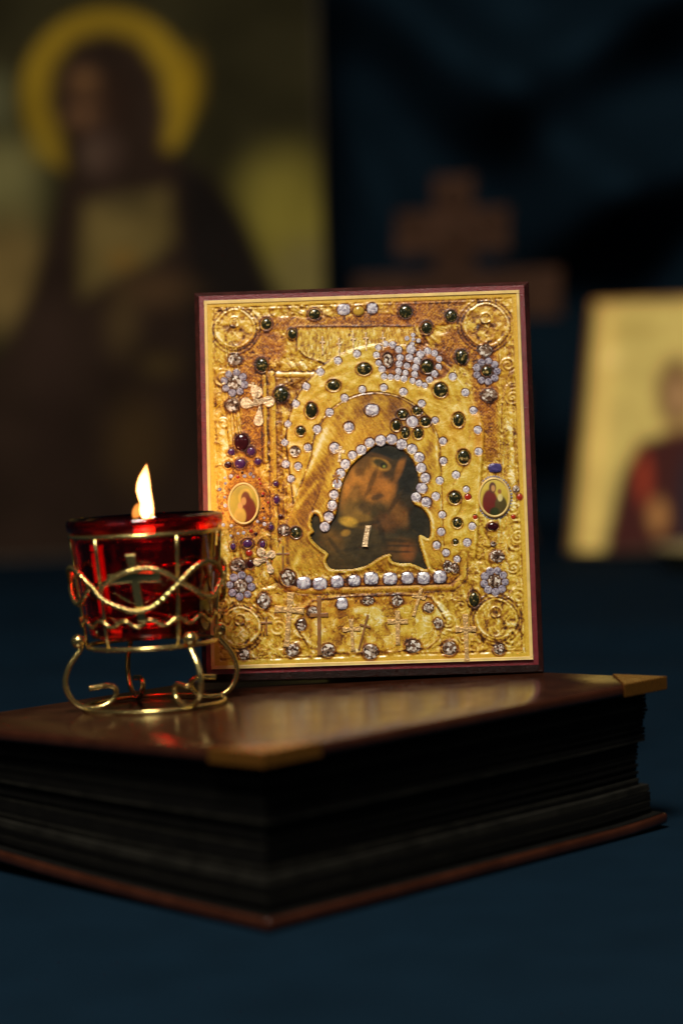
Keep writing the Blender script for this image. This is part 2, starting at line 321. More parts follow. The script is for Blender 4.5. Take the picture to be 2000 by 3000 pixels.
# hanging curtain behind everything
nx, ny = 240, 200
gx = np.linspace(-1.3, 1.6, nx); gz = np.linspace(-0.004, 1.5, ny)
X, Z = np.meshgrid(gx, gz)
Yc = 2.86 + 0 * X
def ridge(p, q, w, amp):
    a = at(*p, 2.86); b = at(*q, 2.86)
    dx, dz = b.x - a.x, b.z - a.z; L = math.hypot(dx, dz); dx /= L; dz /= L
    s = (X - a.x) * dx + (Z - a.z) * dz; d = (X - a.x) * -dz + (Z - a.z) * dx
    return amp * np.exp(-(d / w) ** 2) * sst(-0.25 * L, 0.1 * L, s) * (1 - sst(0.9 * L, 1.25 * L, s))
Yc = Yc - ridge((1020, -60), (1760, 600), 0.060, 0.15) - ridge((2050, -60), (1420, 330), 0.050, 0.11) \
        - ridge((2150, 420), (1560, 720), 0.055, 0.12) - ridge((1000, 300), (1250, 900), 0.035, 0.04) \
        - ridge((1450, -300), (2300, 330), 0.05, 0.08)
Yc = Yc - 0.02 * np.sin(X * 17 + 3 * fbm(X * 2 + 30, Z * 2 + 30, 3, 11)) - 0.03 * (fbm(X * 3 + 40, Z * 3 + 40, 3, 17) - 0.5)
ct = grid_mesh('curtain', X, Yc, Z, None, M['curtain'])
tag(ct, 'dark navy curtain hanging in slanting folds behind the wooden cross', 'curtain')

# ================================================================ photo album
TH, AL, BL, TT, KK = 0.7817, 0.2295, 0.2035, 0.0629, 0.0364
FX, FY = -0.0298, 0.7871
album = empty('photo_album', (FX, FY, 0), 'thick brown photo album with black pages and brass corners lying on navy cloth', 'album')
album.rotation_euler = (0, 0, TH)
def ztop(y): return TT - KK * y
def zbot(x, y): return 0.0035 * (max(0, y) / 0.13) ** 2 * 0.8 + 0.0016 * max(0, (x - 0.19) / 0.04) ** 2
def slab(nx, ny, x0, x1, y0, y1, flo, fhi):
    V = []; F = []
    for f in (flo, fhi):
        for j in range(ny + 1):
            for i in range(nx + 1):
                x = x0 + (x1 - x0) * i / nx; y = y0 + (y1 - y0) * j / ny; V.append((x, y, f(x, y)))
    o = (nx + 1) * (ny + 1)
    for j in range(ny):
        for i in range(nx):
            a = j * (nx + 1) + i; F.append((a, a + nx + 1, a + nx + 2, a + 1)); F.append((o + a, o + a + 1, o + a + nx + 2, o + a + nx + 1))
    for i in range(nx):
        F.append((i, i + 1, o + i + 1, o + i)); a = ny * (nx + 1) + i; F.append((a + 1, a, o + a, o + a + 1))
    for j in range(ny):
        a = j * (nx + 1); F.append((a + nx + 1, a, o + a, o + a + nx + 1)); a += nx; F.append((a, a + nx + 1, o + a + nx + 1, o + a))
    return V, F
def bev(o, w, seg=3, lim=0.6):
    md = o.modifiers.new('bevel', 'BEVEL'); md.width = w; md.segments = seg; md.limit_method = 'ANGLE'; md.angle_limit = lim
    return o
CT = 0.0044
v, f = slab(8, 8, 0, AL, 0, BL, lambda x, y: ztop(y) - CT, lambda x, y: ztop(y))
topc = bev(mesh('front_cover', v, f, M['leather'], album, smooth=True), 0.0013)
v, f = slab(20, 20, 0, AL, 0, BL, zbot, lambda x, y: zbot(x, y) + CT)
bev(mesh('back_cover', v, f, M['leather'], album, smooth=True), 0.0013)
v, f = slab(16, 16, 0.0016, AL - 0.0016, 0.0016, BL - 0.004, lambda x, y: zbot(x, y) + CT - 0.0003, lambda x, y: zbot(x, y) + CT + 0.0004)
mesh('endpaper', v, f, M['page'], album)
# spine on the far long side
v, f = slab(2, 2, 0.002, AL - 0.002, BL - 0.0035, BL - 0.0003, lambda x, y: zbot(x, y) + CT + 0.0007, lambda x, y: ztop(y) - CT - 0.0003)
mesh('spine', v, f, M['leather'], album)
# leaves of black card
NP = 34
for i in range(NP):
    lo, hi = (i + 0.08) / NP, (i + random.choice((0.80, 0.88, 0.96))) / NP
    grp = 0.0014 if i < 8 else (-0.0026 if i < 20 else (0.0002 if i < 28 else 0.0012))
    ix = 0.0068 - grp + random.uniform(-0.0005, 0.0005); iy = 0.0066 - 0.7 * grp + random.uniform(-0.0006, 0.0006)
    ph = random.uniform(0, 6)
    def zl(x, y, w):
        a = zbot(x, y) + CT + 0.0006; b = ztop(y) - CT - 0.0002
        return a + (b - a) * w
    v, f = slab(6, 4, 0.0064 - 0.6 * grp + random.uniform(-0.0005, 0.0005), AL - ix, iy, BL - 0.006, lambda x, y: zl(x, y, lo), lambda x, y: zl(x, y, hi))
    mesh('page', v, f, M['page_paler'] if i in (3, 6, 7, 9, 14, 19, 20, 25, 29, 32) else M['page'], album)
# brass corners: triangular plate folded over the two edges
def guard(cx_, cy_, sx, sy, L=0.0285):
    t = 0.0006
    o = []
    # shell: outer triangle prism, cover edge inside
    def pt(a, b, z): return (cx_ + sx * a, cy_ + sy * b, z)
    e = 0.0005
    A, B, C = (-e, -e), (L, -e), (-e, L)
    zt = lambda b: ztop(cy_ + sy * b) + t
    zb = lambda b: ztop(cy_ + sy * b) - CT - t
    V = [pt(*A, zt(A[1])), pt(*B, zt(B[1])), pt(*C, zt(C[1])), pt(*A, zb(A[1])), pt(*B, zb(B[1])), pt(*C, zb(C[1]))]
    F = [(0, 1, 2), (3, 5, 4), (0, 3, 4, 1), (0, 2, 5, 3), (1, 4, 5, 2)]
    g = mesh('corner_guard', V, F, M['guard'], topc, bevel=0.0004)
    # raised rim along the fold
    for P in ([pt(*A, zt(A[1])), pt(*B, zt(B[1]))], [pt(*A, zt(A[1])), pt(*C, zt(C[1]))], [pt(*B, zt(B[1])), pt(*C, zt(C[1]))]):
        pass
    return g
guard(0, 0, 1, 1); guard(AL, 0, -1, 1); guard(0, BL, 1, -1); guard(AL, BL, -1, -1)

NRM = Vector((-math.sin(TH) * KK, math.cos(TH) * KK, 1)).normalized()
def cover_z(x, y):
    e2 = (-math.sin(TH), math.cos(TH))
    return TT - KK * ((x - FX) * e2[0] + (y - FY) * e2[1])

# ================================================================ the jewelled icon
XI, YI, YAW, LEAN, PW, PH = 0.0114, 0.9904, -0.0289, 0.1887, 0.138, 0.1621
icon = empty('icon', (XI, YI, cover_z(XI, YI)), 'jewelled gold icon on a burgundy board standing on the brown album', 'icon')
icon.rotation_euler = (Matrix.Rotation(YAW, 3, 'Z') @ Matrix.Rotation(-LEAN, 3, 'X') @ Matrix.Rotation(-0.004, 3, 'Y')).to_euler()
Z0 = 0.009
mg, chv, chd, th = 0.0033, 0.0024, 0.0032, 0.0150
x0, x1, z0, z1 = -PW / 2 - mg, PW / 2 + mg, Z0 - mg, Z0 + PH + mg
xo, xp, zo, zp = x0 - chv, x1 + chv, z0 - chv - 0.0006, z1 + chv
# flat front of the board
V = [(x0, 0, z0), (x1, 0, z0), (x1, 0, z1), (x0, 0, z1), (x0, .0004, z0), (x1, .0004, z0), (x1, .0004, z1), (x0, .0004, z1)]
mesh('front_board', V, box(0, 1, 0, 1, 0, 1)[1] and [(0, 1, 2, 3), (4, 7, 6, 5), (0, 4, 5, 1), (1, 5, 6, 2), (2, 6, 7, 3), (3, 7, 4, 0)], M['burgundy'], icon)
V = [(x0, .0004, z0), (x1, .0004, z0), (x1, .0004, z1), (x0, .0004, z1),
     (xo, chd, zo), (xp, chd, zo), (xp, chd, zp), (xo, chd, zp), (xo, th, zo), (xp, th, zo), (xp, th, zp), (xo, th, zp)]
F = [(0, 1, 5, 4), (1, 2, 6, 5), (2, 3, 7, 6), (3, 0, 4, 7), (4, 5, 9, 8), (5, 6, 10, 9), (6, 7, 11, 10), (7, 4, 8, 11), (8, 9, 10, 11), (0, 3, 2, 1)]
mesh('bevelled_edge', V, F, M['board_edge'], icon, bevel=0.0003)
v, f = box(-0.022, 0.022, 0, 0.003, -0.088, 0)
st = mesh('back_strut', v, f, M['board_edge'], icon, bevel=0.0004)
st.location = (0, th + 0.0006, 0.088); st.rotation_euler = (math.radians(34), 0, 0)

# --- relief and printed colour of the gold cover (millimetres)
NX, NY = 440, 516
u = np.linspace(-69, 69, NX); w = np.linspace(0, 162.1, NY)
U, V_ = np.meshgrid(u, w)
wx = fbm(U * 0.11 + 5, V_ * 0.11 + 5, 3, 21) - .5; wy = fbm(U * 0.11 + 50, V_ * 0.11 + 50, 3, 31) - .5
scr = fbm((U + 16 * wx) * 0.17 + 60, (V_ + 16 * wy) * 0.17 + 60, 2, 41)
scroll = np.abs(np.sin(scr * 27)) ** 0.8
fine = fbm(U * .62 + 70, V_ * .62 + 70, 3, 51)
st_ = 1 - .5 * sst(54, 62, np.abs(U)); mid = fbm((U + 6 * wx) * .40 + 25, (V_ * st_ + 6 * wy) * .36 + 25, 3, 55)
vfine = vnoise(U * 2.4 + 20, V_ * 2.4 + 20, 61)
h = 0.16 * (1 - scroll) + 0.40 * (fine - .5) + 1.7 * (mid - .5)
for k_ in range(46):      # beaten spiral scrolls scattered along the margins
    sd = k_ % 4
    if sd == 0: a_, b_ = random.uniform(-66, -60), random.uniform(8, 135)
    elif sd == 1: a_, b_ = random.uniform(59, 66), random.uniform(8, 135)
    elif sd == 2: a_, b_ = random.uniform(-62, 62), random.uniform(4, 30)
    else: a_, b_ = random.uniform(-50, 50), random.uniform(136, 159)
    r_ = random.uniform(2.6, 5.2); R_ = np.hypot(U - a_, V_ - b_); A_n = np.arctan2(V_ - b_, U - a_)
    m_ = 1 - sst(r_ * .75, r_, R_)
    h = h * (1 - m_) + m_ * (.30 + .20 * np.sin(R_ * 3.4 / (.6 + .12 * r_) + (1 if k_ % 3 else -1) * A_n))
t = 0.63 + 0.30 * (fbm(U * .06 + 3, V_ * .06 + 3, 3, 71) - .5) + 0.50 * (fine - .5)
hue = np.zeros_like(U)            # + is redder beadwork
def blend(mask, hv=None, tv=None):
    global h, t
    if hv is not None: h = h * (1 - mask) + hv * mask
    if tv is not None: t = t * (1 - mask) + tv * mask
def line(d, wd, dt, dh=0.0):
    global h, t
    g = np.exp(-(d / wd) ** 2); t = t + dt * g; h = h + dh * g
# dotted beadwork bands
bead = 0.45 * vnoise(U * 1.7, V_ * 1.7, 81) + 0.33 * vnoise(U * .7 + 8, V_ * .7 + 8, 82) + .22 * (.5 + .5 * np.sin((U + 1.2 * wx) * 4.4) * np.sin((V_ + 1.2 * wy) * 4.4))
wob = 2.6 * (fbm(U * .12 + 90, V_ * .12 + 90, 3, 83) - .5)
bands = np.maximum.reduce([
    (1 - sst(2.2, 3.8, np.abs(V_ - 151.3 + wob))) * sst(-46, -36, U) * (1 - sst(38, 50, U)),
    (1 - sst(5, 7.5, np.abs(V_ - 155 + wob))) * sst(8, 22, U) * (1 - sst(42, 50, U)),
    (1 - sst(3.6, 5.6, np.abs(U + 49.5 + wob + 0.03 * (V_ - 100)))) * sst(84, 96, V_) * (1 - sst(142, 150, V_)),
    (1 - sst(6, 9, np.hypot((U + 43) * .8, V_ - 141) + wob)),
    (1 - sst(4.0, 7.0, np.abs(U - 53 + wob))) * sst(84, 94, V_) * (1 - sst(136, 143, V_)),
    (1 - sst(5, 10, np.hypot((U - 42) * .9, V_ - 139) + wob)),
    (1 - sst(9, 14, np.hypot(U + 54, (V_ - 71) * .62) + wob)) * 0.9,
    (1 - sst(1.6, 3.2, np.abs(V_ - 34.2 + .4 * wob))) * sst(-40, -36, U) * (1 - sst(36, 41, U)) * .9,
    (1 - sst(2.0, 3.8, np.abs(V_ - 27.0 + wob))) * sst(-34, -28, U) * (1 - sst(26, 32, U)) * .6,
])
blend(bands * .9, 0.35 * bead, 0.34 + 0.80 * (bead - .42)); hue += bands * .8
# plaque with upright strokes at the top
plq = [(-29, 150), (23, 148.4), (24, 141), (17, 139), (10, 136), (-5, 134.5), (-17, 133), (-25, 136), (-29.5, 140)]
ins = inpoly(U, V_, plq); dp = dpoly(U, V_, plq)
streak = fbm(U * 1.6 + 7, V_ * .45 + 7, 3, 91)
blend(ins * sst(0, .8, dp), 0.28 * streak, 0.66 + .9 * (streak - .5)); line(dp, .55, -.34, .25)
# frame rails round the centre
def rail(pts, wd=1.5):
    global h, t
    d = dpoly(U, V_, pts, closed=False)
    m = 1 - sst(wd, wd + .5, d)
    blend(m * .85, 0.55 * (1 - (d / wd) ** 2).clip(0, 1), 0.60)
    line(np.abs(d - wd - .4), .45, -.36)
rail([(-40.6, 129), (-41, 80), (-41.2, 40), (-37, 34), (-30, 32), (0, 31.6), (36, 31.6), (41, 36), (41.5, 46)], 1.3)
rail([(-44.2, 128), (-44.4, 90)], .8); rail([(-38, 128.4), (-22, 127.8)], 1.2)
dark = inpoly(U, V_, [(-39, 127.4), (-22, 126.8), (-30, 117), (-33.5, 112), (-39, 112)])
blend(dark * .8, None, 0.36 + .2 * (fine - .5)); dk2 = inpoly(U, V_, [(-39.4, 112), (-36.4, 112), (-36.6, 60), (-39.6, 50)])
blend(dk2 * .7, None, 0.34 + .25 * (fine - .5))
# great nimbus ring
rr = np.hypot(U - 8.5, V_ - 97.0)
side = sst(40, 52, V_)
xe = np.where(V_ > 97, 0, (97 - V_) * 0.10)
rr2 = np.where(V_ > 97, rr, np.abs(U - 8.5) + xe)
ri = np.hypot((U - 4.2) * .97, V_ - 91.6)
ri2 = np.where(V_ > 91.6, ri, np.abs(U - 4.2) * .97 - np.where(U < 4, 1, 0) * (91.6 - V_) * .38 - np.where(U > 4, 1, 0) * (-.0) * (91.6 - V_))
nim = (1 - sst(43.2, 43.9, rr2)) * sst(27.5, 28.1, ri2) * side
pa_ = np.arctan2(V_ - 97, U - 8.5)
flo = .55 + .55 * (fbm((U + 9 * wx) * .20 + 33, (V_ + 9 * wy) * .20 + 33, 3, 101) - .5) + .20 * np.sin(pa_ * 15 + 2.2 * np.sin(rr * .42)) * np.sin(rr * .8)
blend(nim, 0.45 + 1.0 * flo + .5 * (mid - .5), 0.71 + .40 * (flo - .55) + .16 * (fine - .5))
line(np.where(side > .3, np.abs(rr2 - 43.6), 9), .45, -.30, .2); line(np.where(side > .3, np.abs(rr2 - 42.4), 9), .5, .12, .2)
# veil inside it
veil = (1 - sst(27.0, 27.6, ri2)) * sst(38, 44, V_)
hatch = fbm((U * .5 + V_ * .35) * 2.2 + 11, (V_ * .5 - U * .3) * .5 + 11, 3, 111)
fold = fbm(U * .16 - V_ * .08 + 70, V_ * .05 + 70, 2, 121)
blend(veil, 0.5 + 0.4 * fold + 0.12 * hatch, 0.56 + .42 * (hatch - .5) + .70 * (fold - .52) - .13 * sst(98, 112, V_))
line(np.where(V_ > 78, np.abs(ri2 - 27.3), 9), .45, -.36, .3)
line(dpoly(U, V_, [(-26, 84), (-17, 104)], False), 1.3, .30); line(dpoly(U, V_, [(-31, 69), (-22, 80)], False), 1.0, .26)
line(dpoly(U, V_, [(31, 100), (31.4, 86)], False), .8, .36); line(dpoly(U, V_, [(-33, 42), (-30, 50)], False), 1.3, .3)
# the crown's dark red fill between its stones, and the dark channel beside the veil
crn = [(13, 141), (20, 142.5), (25, 136), (28, 139), (32, 147), (35, 139), (42, 137), (46, 131), (41, 124), (34, 122.5), (26, 124), (14, 127), (10.5, 133)]
crn = [(a_ - 5.0, b_ + .0) for a_, b_ in crn]
ci = inpoly(U, V_, crn) * sst(0, 1.2, dpoly(U, V_, crn)); blend(ci * .75, None, 0.20 + .5 * (fine - .5)); hue += ci * .9
line(np.where((V_ > 44) & (V_ < 78), np.abs(U + 35.6), 9), .8, -.22); line(np.where((V_ > 62) & (V_ < 92), np.abs(rr2 - 33.5 + 2 * np.sin(V_ * .35)), 9), .4, -.2)
# corner roundels
for (a, b, r) in ((-56.6, 150.0, 9.6), (54.8, 147.8, 10.6), (-57.2, 17.0, 9.4), (54.6, 17.0, 9.6)):
    an = np.arctan2(V_ - b, U - a)
    R = np.hypot(U - a, V_ - b) * (1 - .022 * np.cos(4 * an))
    m = 1 - sst(r - 1.4, r - .8, R)
    lump = fbm(U * .55 + a + 80, V_ * .55 + b, 4, 131)
    blend(m, 0.7 * lump, 0.60 + 1.1 * (lump - .5))
    line(np.abs(np.hypot(U - a, V_ - b - 3) - 2.3), .4, -.22, .5); line(np.hypot((U - a) / 1.0, V_ - b - 3), 1.3, -.12, .5)
    fb = np.hypot((U - a) / 4.0, (V_ - b + 3.2) / 4.6); line(np.abs(fb - 1) * 3, .5, -.26, .3); line(np.abs(U - a - .9 * np.sin(V_ * 1.3)) + 9 * (fb > 1), .5, .22, .3)
    line(np.abs(R - r), .55, -.36, .35); line(np.abs(R - r + 1.1), .5, .18, .5); line(np.abs(R - r - 1.6), .6, -.26, .2); line(np.abs(R - r - 2.6), .6, .15)
# lower cartouche
car = [(-33, 17.5), (-29, 24), (-25, 27.5), (-10, 29), (15, 29), (26.5, 27.6), (33, 17.2), (29, 9), (24.8, 5.4), (10, 4.2), (-15, 4.2), (-27, 7)]
ins = inpoly(U, V_, car); dp = dpoly(U, V_, car)
bl = fbm(U * .30 + 15, V_ * .22 + 15, 4, 141)
blend(ins * sst(0, 1, dp) * (1 - bands * .7), 0.4 * bl, 0.68 + 1.0 * (bl - .52)); line(dp, .5, -.32, .3); line(np.abs(dp - 1.2), .5, .12)
for s_ in (-1, 1):
    line(dpoly(U, V_, [(s_ * 27, 27), (s_ * 35, 17)], False), .9, .22 if s_ > 0 else .1, .4)
# beaten margin grooves
mgn = np.minimum.reduce([69 - np.abs(U), V_, 162.1 - V_])
line(np.abs(mgn - 2.0), .35, -.28); line(np.abs(mgn - 3.4), .4, -.12, .2)
mb = (1 - sst(2.0, 2.6, mgn)); blend(mb, .35, .68); hue *= 1 - mb
# vertical bright folds on the two sides
line(np.where((V_ > 60) & (V_ < 112), np.abs(U - 64), 9), 1.1, .28); line(np.where((V_ > 40) & (V_ < 110), np.abs(U + 62.5 + .4 * np.sin(V_ * .2)), 9), 1.5, .26)
line(np.where((V_ > 42) & (V_ < 66), np.abs(U - 58 - 2 * np.sin(V_ * .3)), 9), 2.5, .12)
# settings round every stone: raised collar, its shadow outline painted into the colour
allg = [(k, g[0], g[1], g[2], g[3] if len(g) > 3 else g[2]) for k, L in GEMS.items() for g in L]
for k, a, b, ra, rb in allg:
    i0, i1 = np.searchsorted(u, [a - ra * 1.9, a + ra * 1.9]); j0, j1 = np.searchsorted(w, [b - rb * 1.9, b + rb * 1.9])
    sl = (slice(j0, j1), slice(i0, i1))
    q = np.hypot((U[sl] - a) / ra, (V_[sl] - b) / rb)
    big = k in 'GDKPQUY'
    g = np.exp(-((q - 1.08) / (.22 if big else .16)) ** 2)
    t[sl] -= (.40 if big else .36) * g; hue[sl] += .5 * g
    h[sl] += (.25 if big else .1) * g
    flat = q < 1.0; h[sl] = np.where(flat, .3, h[sl])
# opening with the painted image
OPEN = [(-23.4, 65.6), (-24.9, 63.3), (-24.8, 59.9), (-23.8, 57.7), (-25.4, 56.3), (-24.5, 53.9), (-21.6, 50.9), (-17.9, 47.8), (-18.9, 44.8), (-17.6, 41.8), (-13.8, 40.7), (-6.7, 40.9), (-0.7, 42.4), (3.5, 45.0), (6.9, 46.6), (9.5, 46.7), (9.8, 44.0), (14.0, 42.6), (18.2, 42.5), (24.8, 39.7), (24.1, 44.0), (22.2, 51.6), (22.5, 55.0), (26.4, 53.4), (27.4, 57.8), (26.9, 62.1), (24.3, 66.4), (20.6, 68.6), (19.8, 70.8), (21.9, 72.4), (23.0, 79.2), (21.1, 86.9), (17.0, 92.6), (11.2, 95.6), (4.8, 95.6), (-0.3, 91.9), (-5.5, 87.8), (-9.0, 82.8), (-11.3, 76.9), (-12.7, 70.6), (-14.1, 65.1), (-17.6, 59.7), (-20.2, 58.0), (-21.1, 63.2), (-22.1, 65.3)]
OPEN = [tuple(p)[:2] for p in spline([(a, b, 0) for a, b in OPEN], 4, True)]
hole = inpoly(U, V_, OPEN); dh_ = dpoly(U, V_, OPEN)
line(np.where(hole, 9, np.abs(dh_ - .9)), .6, .24, .5); line(np.where(hole, 9, dh_), .35, -.25, .4)
eng = fbm(U * .34 + 2.5 * wx + 44, V_ * .34 + 2.5 * wy + 44, 3, 181)
calm = np.clip(nim * .65 + veil * .8 + mb, 0, 1)
t = t - (1 - calm) * (.30 * np.exp(-((eng - .5) / .022) ** 2) + .18 * np.exp(-((eng - .42) / .02) ** 2) - .20 * np.exp(-((eng - .56) / .025) ** 2))
# printed light on the beaten relief
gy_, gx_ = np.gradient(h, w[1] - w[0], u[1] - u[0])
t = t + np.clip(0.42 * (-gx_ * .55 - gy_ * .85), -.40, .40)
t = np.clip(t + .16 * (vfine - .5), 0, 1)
stops = [0.0, 0.18, 0.36, 0.54, 0.72, 0.88, 1.0]
pal = np.array([srgb(52, 26, 10), srgb(100, 54, 14), srgb(154, 98, 22), srgb(198, 148, 36), srgb(224, 184, 58), srgb(240, 212, 116), srgb(250, 234, 184)])
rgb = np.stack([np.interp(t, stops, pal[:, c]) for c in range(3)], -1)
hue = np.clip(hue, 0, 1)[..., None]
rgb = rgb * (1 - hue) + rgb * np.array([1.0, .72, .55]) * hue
warm = (fbm(U * .05 + 1, V_ * .05 + 9, 2, 151) - .5)[..., None]
rgb = rgb * (1 + warm * np.array([-.05, .10, .25]) * 1.6)
# painted image: worn ochre and umber shapes
def C(*c): return srgb(*c)
pic = np.broadcast_to(C(50, 38, 22), U.shape + (3,)).copy()
n1 = fbm(U * .35 + 3, V_ * .35 + 3, 4, 161); n2 = fbm(U * .12 + 3, V_ * .12 + 3, 3, 171)
def spot(a, b, ra, rb, ang, col, soft=.35, amt=1.0):
    global pic
    c, s_ = math.cos(ang), math.sin(ang); x = (U - a) * c + (V_ - b) * s_; y = -(U - a) * s_ + (V_ - b) * c
    q = np.hypot(x / ra, y / rb) + .35 * (n1 - .5)
    m = ((1 - sst(1 - soft, 1 + soft, q)) * amt)[..., None]; pic = pic * (1 - m) + C(*col) * m
spot(-14, 47, 9, 12, .3, (84, 56, 24)); spot(0, 52, 12, 9, 0, (66, 48, 26)); spot(14, 49, 7, 5, .1, (96, 58, 26)); spot(17, 47.5, 3, 4, .2, (140, 72, 30), .5, .7)
spot(-3, 78, 9.5, 13, -.35, (176, 106, 40)); spot(3, 74, 8, 9, -.5, (168, 100, 38)); spot(-4, 66, 8, 6, -.2, (120, 82, 34)); spot(9, 79, 5, 10, -.5, (164, 94, 36))
spot(17, 82, 5, 10, .05, (30, 26, 20)); spot(11, 85, 4.2, 6, -.2, (52, 38, 22), .5, .9); spot(15, 86, 1.6, 7, -.35, (150, 86, 34), .5, .8); spot(9, 92, 10, 3.4, -.15, (30, 26, 18))
spot(5, 66, 4, 6, -.1, (58, 44, 24), .5, .9); spot(-1, 68, 3, 3, 0, (70, 46, 24), .5, .8); spot(14, 65, 4, 6, .4, (132, 78, 32), .45, .8); spot(8, 61, 5, 4, 0, (110, 62, 28), .5, .7)
spot(-8.5, 62, 3.8, 2.2, -.2, (182, 132, 48), .4); spot(-10, 57, 2, 1.4, .2, (170, 116, 44), .5, .8); spot(22, 57.5, 2, 1.4, 0, (170, 122, 48), .5, .8); spot(22, 61, 4, 7, .2, (34, 28, 18), .4); spot(-16, 54, 3.5, 6, .6, (110, 70, 28), .5, .7)
spot(6.3, 87.2, 4.4, 2.7, -.45, (178, 116, 46), .25); spot(6.5, 87.2, 3.5, 1.8, -.45, (66, 52, 24), .3); spot(7.4, 86.4, 1.3, 1.3, 0, (28, 22, 12), .35); spot(7.8, 86.0, .6, .6, 0, (150, 140, 60), .6, .8)
for (a, b, ra, rb, g_, c_, m_) in ((-2, 87, 3, 5, -.7, (58, 40, 20), .7), (2, 79, 1.1, 8, -.42, (92, 54, 22), .75), (4.5, 72.5, 3.2, 1.2, .2, (62, 40, 22), .8), (-6, 72, 3, 6, -.2, (104, 70, 30), .6), (0, 61, 5, 1, .1, (44, 32, 20), .7),
                              (6, 56, 1.2, 7, .25, (40, 30, 18), .7), (-5, 50, 9, 1, .12, (46, 34, 20), .7), (-14, 50, 1, 7, .6, (52, 36, 18), .7), (12, 53, 6, .8, -.1, (44, 32, 20), .7), (13, 48, 6, .5, -.05, (40, 30, 20), .7), (13.5, 50.6, 6, .5, -.05, (46, 32, 20), .7), (17, 70, 3, 4, .3, (46, 32, 18), .7), (12, 70, 1, 6, -.6, (60, 38, 20), .7), (-8, 46, 8, 3, .1, (62, 44, 22), .6)):
    spot(a, b, ra, rb, g_, c_, .5, m_)
spot(6, 90.6, 5.5, .9, -.35, (90, 54, 24), .5, .8)
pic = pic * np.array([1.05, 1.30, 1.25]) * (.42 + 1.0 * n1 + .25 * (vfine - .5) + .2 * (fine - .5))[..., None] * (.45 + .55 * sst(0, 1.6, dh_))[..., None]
mixc = np.where(hole[..., None], pic, rgb)
hc = hole[:-1, :-1] & hole[1:, :-1] & hole[:-1, 1:] & hole[1:, 1:]
YS = np.where(hole, -0.0003, -(0.0007 + h * 0.00042))
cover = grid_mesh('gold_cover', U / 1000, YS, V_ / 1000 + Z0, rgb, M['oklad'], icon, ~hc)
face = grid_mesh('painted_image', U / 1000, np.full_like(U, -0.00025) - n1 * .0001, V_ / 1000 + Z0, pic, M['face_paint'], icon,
                 inpoly(.5 * (U[:-1, :-1] + U[1:, 1:]), .5 * (V_[:-1, :-1] + V_[1:, 1:]), OPEN))
face['label'] = 'dark worn ochre painting inside the gold cover'
# pale line round the cover
bw = 0.0013
for (a, b, c, d) in ((-.0700, .0700, -.0010, bw - .0010), (-.0700, .0700, .1631 - bw, .1631), (-.0700, -.0700 + bw, bw - .001 + .0001, .1630 - bw), (.0700 - bw, .0700, bw - .001 + .0001, .1630 - bw)):
    v, f = box(a, b, -.0012, -.0001, Z0 + c, Z0 + d)
    mesh('border_strip', v, f, M['border'], icon, bevel=.0002)

# --- stones
def stone_mesh(name, n, kind):
    V = []; F = []
    rings = {'cut': ((1, 0), (.98, .14), (.80, .28), (.45, .34)), 'dome': ((1, 0), (.97, .18), (.72, .42), (.34, .54)), 'sq': ((1, 0), (1, .18), (.62, .42))}[kind]
    for (r, y) in rings:
        for k in range(n):
            a = 2 * math.pi * (k + .5) / n; c, s_ = math.cos(a), math.sin(a)
            if kind == 'sq':
                p = 4.0; q = (abs(c) ** p + abs(s_) ** p) ** (-1 / p); c *= q; s_ *= q
            V.append((r * c, -y, r * s_))
    for i in range(len(rings) - 1):
        for k in range(n): F.append((i * n + k, i * n + (k + 1) % n, (i + 1) * n + (k + 1) % n, (i + 1) * n + k))
    F.append(tuple((len(rings) - 1) * n + k for k in range(n)))
    me = bpy.data.meshes.new(name); me.from_pydata(V, [], F)
    if kind == 'dome': me.polygons.foreach_set('use_smooth', [True] * len(F))
    return me
KIND = {'W': ('crystal', 'cut', 12, 'crystal'), 'L': ('pale_stone', 'cut', 10, 'lilac'), 'Q': ('square_crystal', 'sq', 12, 'crystal'),
        'G': ('dark_stone', 'dome', 12, 'green'), 'D': ('smoky_stone', 'cut', 12, 'smoky'), 'P': ('amethyst', 'dome', 12, 'purple'),
        'R': ('red_stone', 'dome', 10, 'red'), 'K': ('garnet', 'dome', 12, 'garnet'), 'U': ('sapphire', 'sq', 12, 'sapphire'), 'Y': ('amber_stone', 'dome', 12, 'amber')}
SM = {}
def stone(k, a, b, ra, rb, y=-.0008, rot=0.0):
    nm, sh, n, mt = KIND[k]
    if k not in SM:
        SM[k] = stone_mesh(nm, n, sh); SM[k].materials.append(M[mt])
    o = bpy.data.objects.new(nm, SM[k]); COL.objects.link(o); o.parent = icon
    o.location = (a / 1000, y, Z0 + b / 1000); q_ = random.uniform(.92, 1.08); o.scale = (ra * q_ / 1000, .5 * (ra + rb) / 1000 * .6, rb * q_ / 1000); o.rotation_euler = (0, rot, 0)
    return o
for k, a, b, ra, rb in allg:
    sc_ = {'P': .86, 'G': .93, 'K': .92}.get(k, 1.0); ra, rb = ra * sc_, rb * sc_
    stone(k, a, b, ra, rb, rot=0 if (k in 'QU' or ra != rb) else random.uniform(0, 3))
# small beads round the left medallion
for i in range(30):
    an = 2 * math.pi * i / 30 + random.uniform(-.08, .08); q = random.uniform(1.18, 1.75)
    a, b = -54.4 + 7.4 * q * math.cos(an) * .92, 71.2 + 9.6 * q * math.sin(an)
    if a < -66 or any(math.hypot(a - g[1], b - g[2]) < g[3] + .8 for g in allg): continue
    r = random.uniform(.55, .95); stone(random.choice('RRRWWLK'), a, b, r, r)

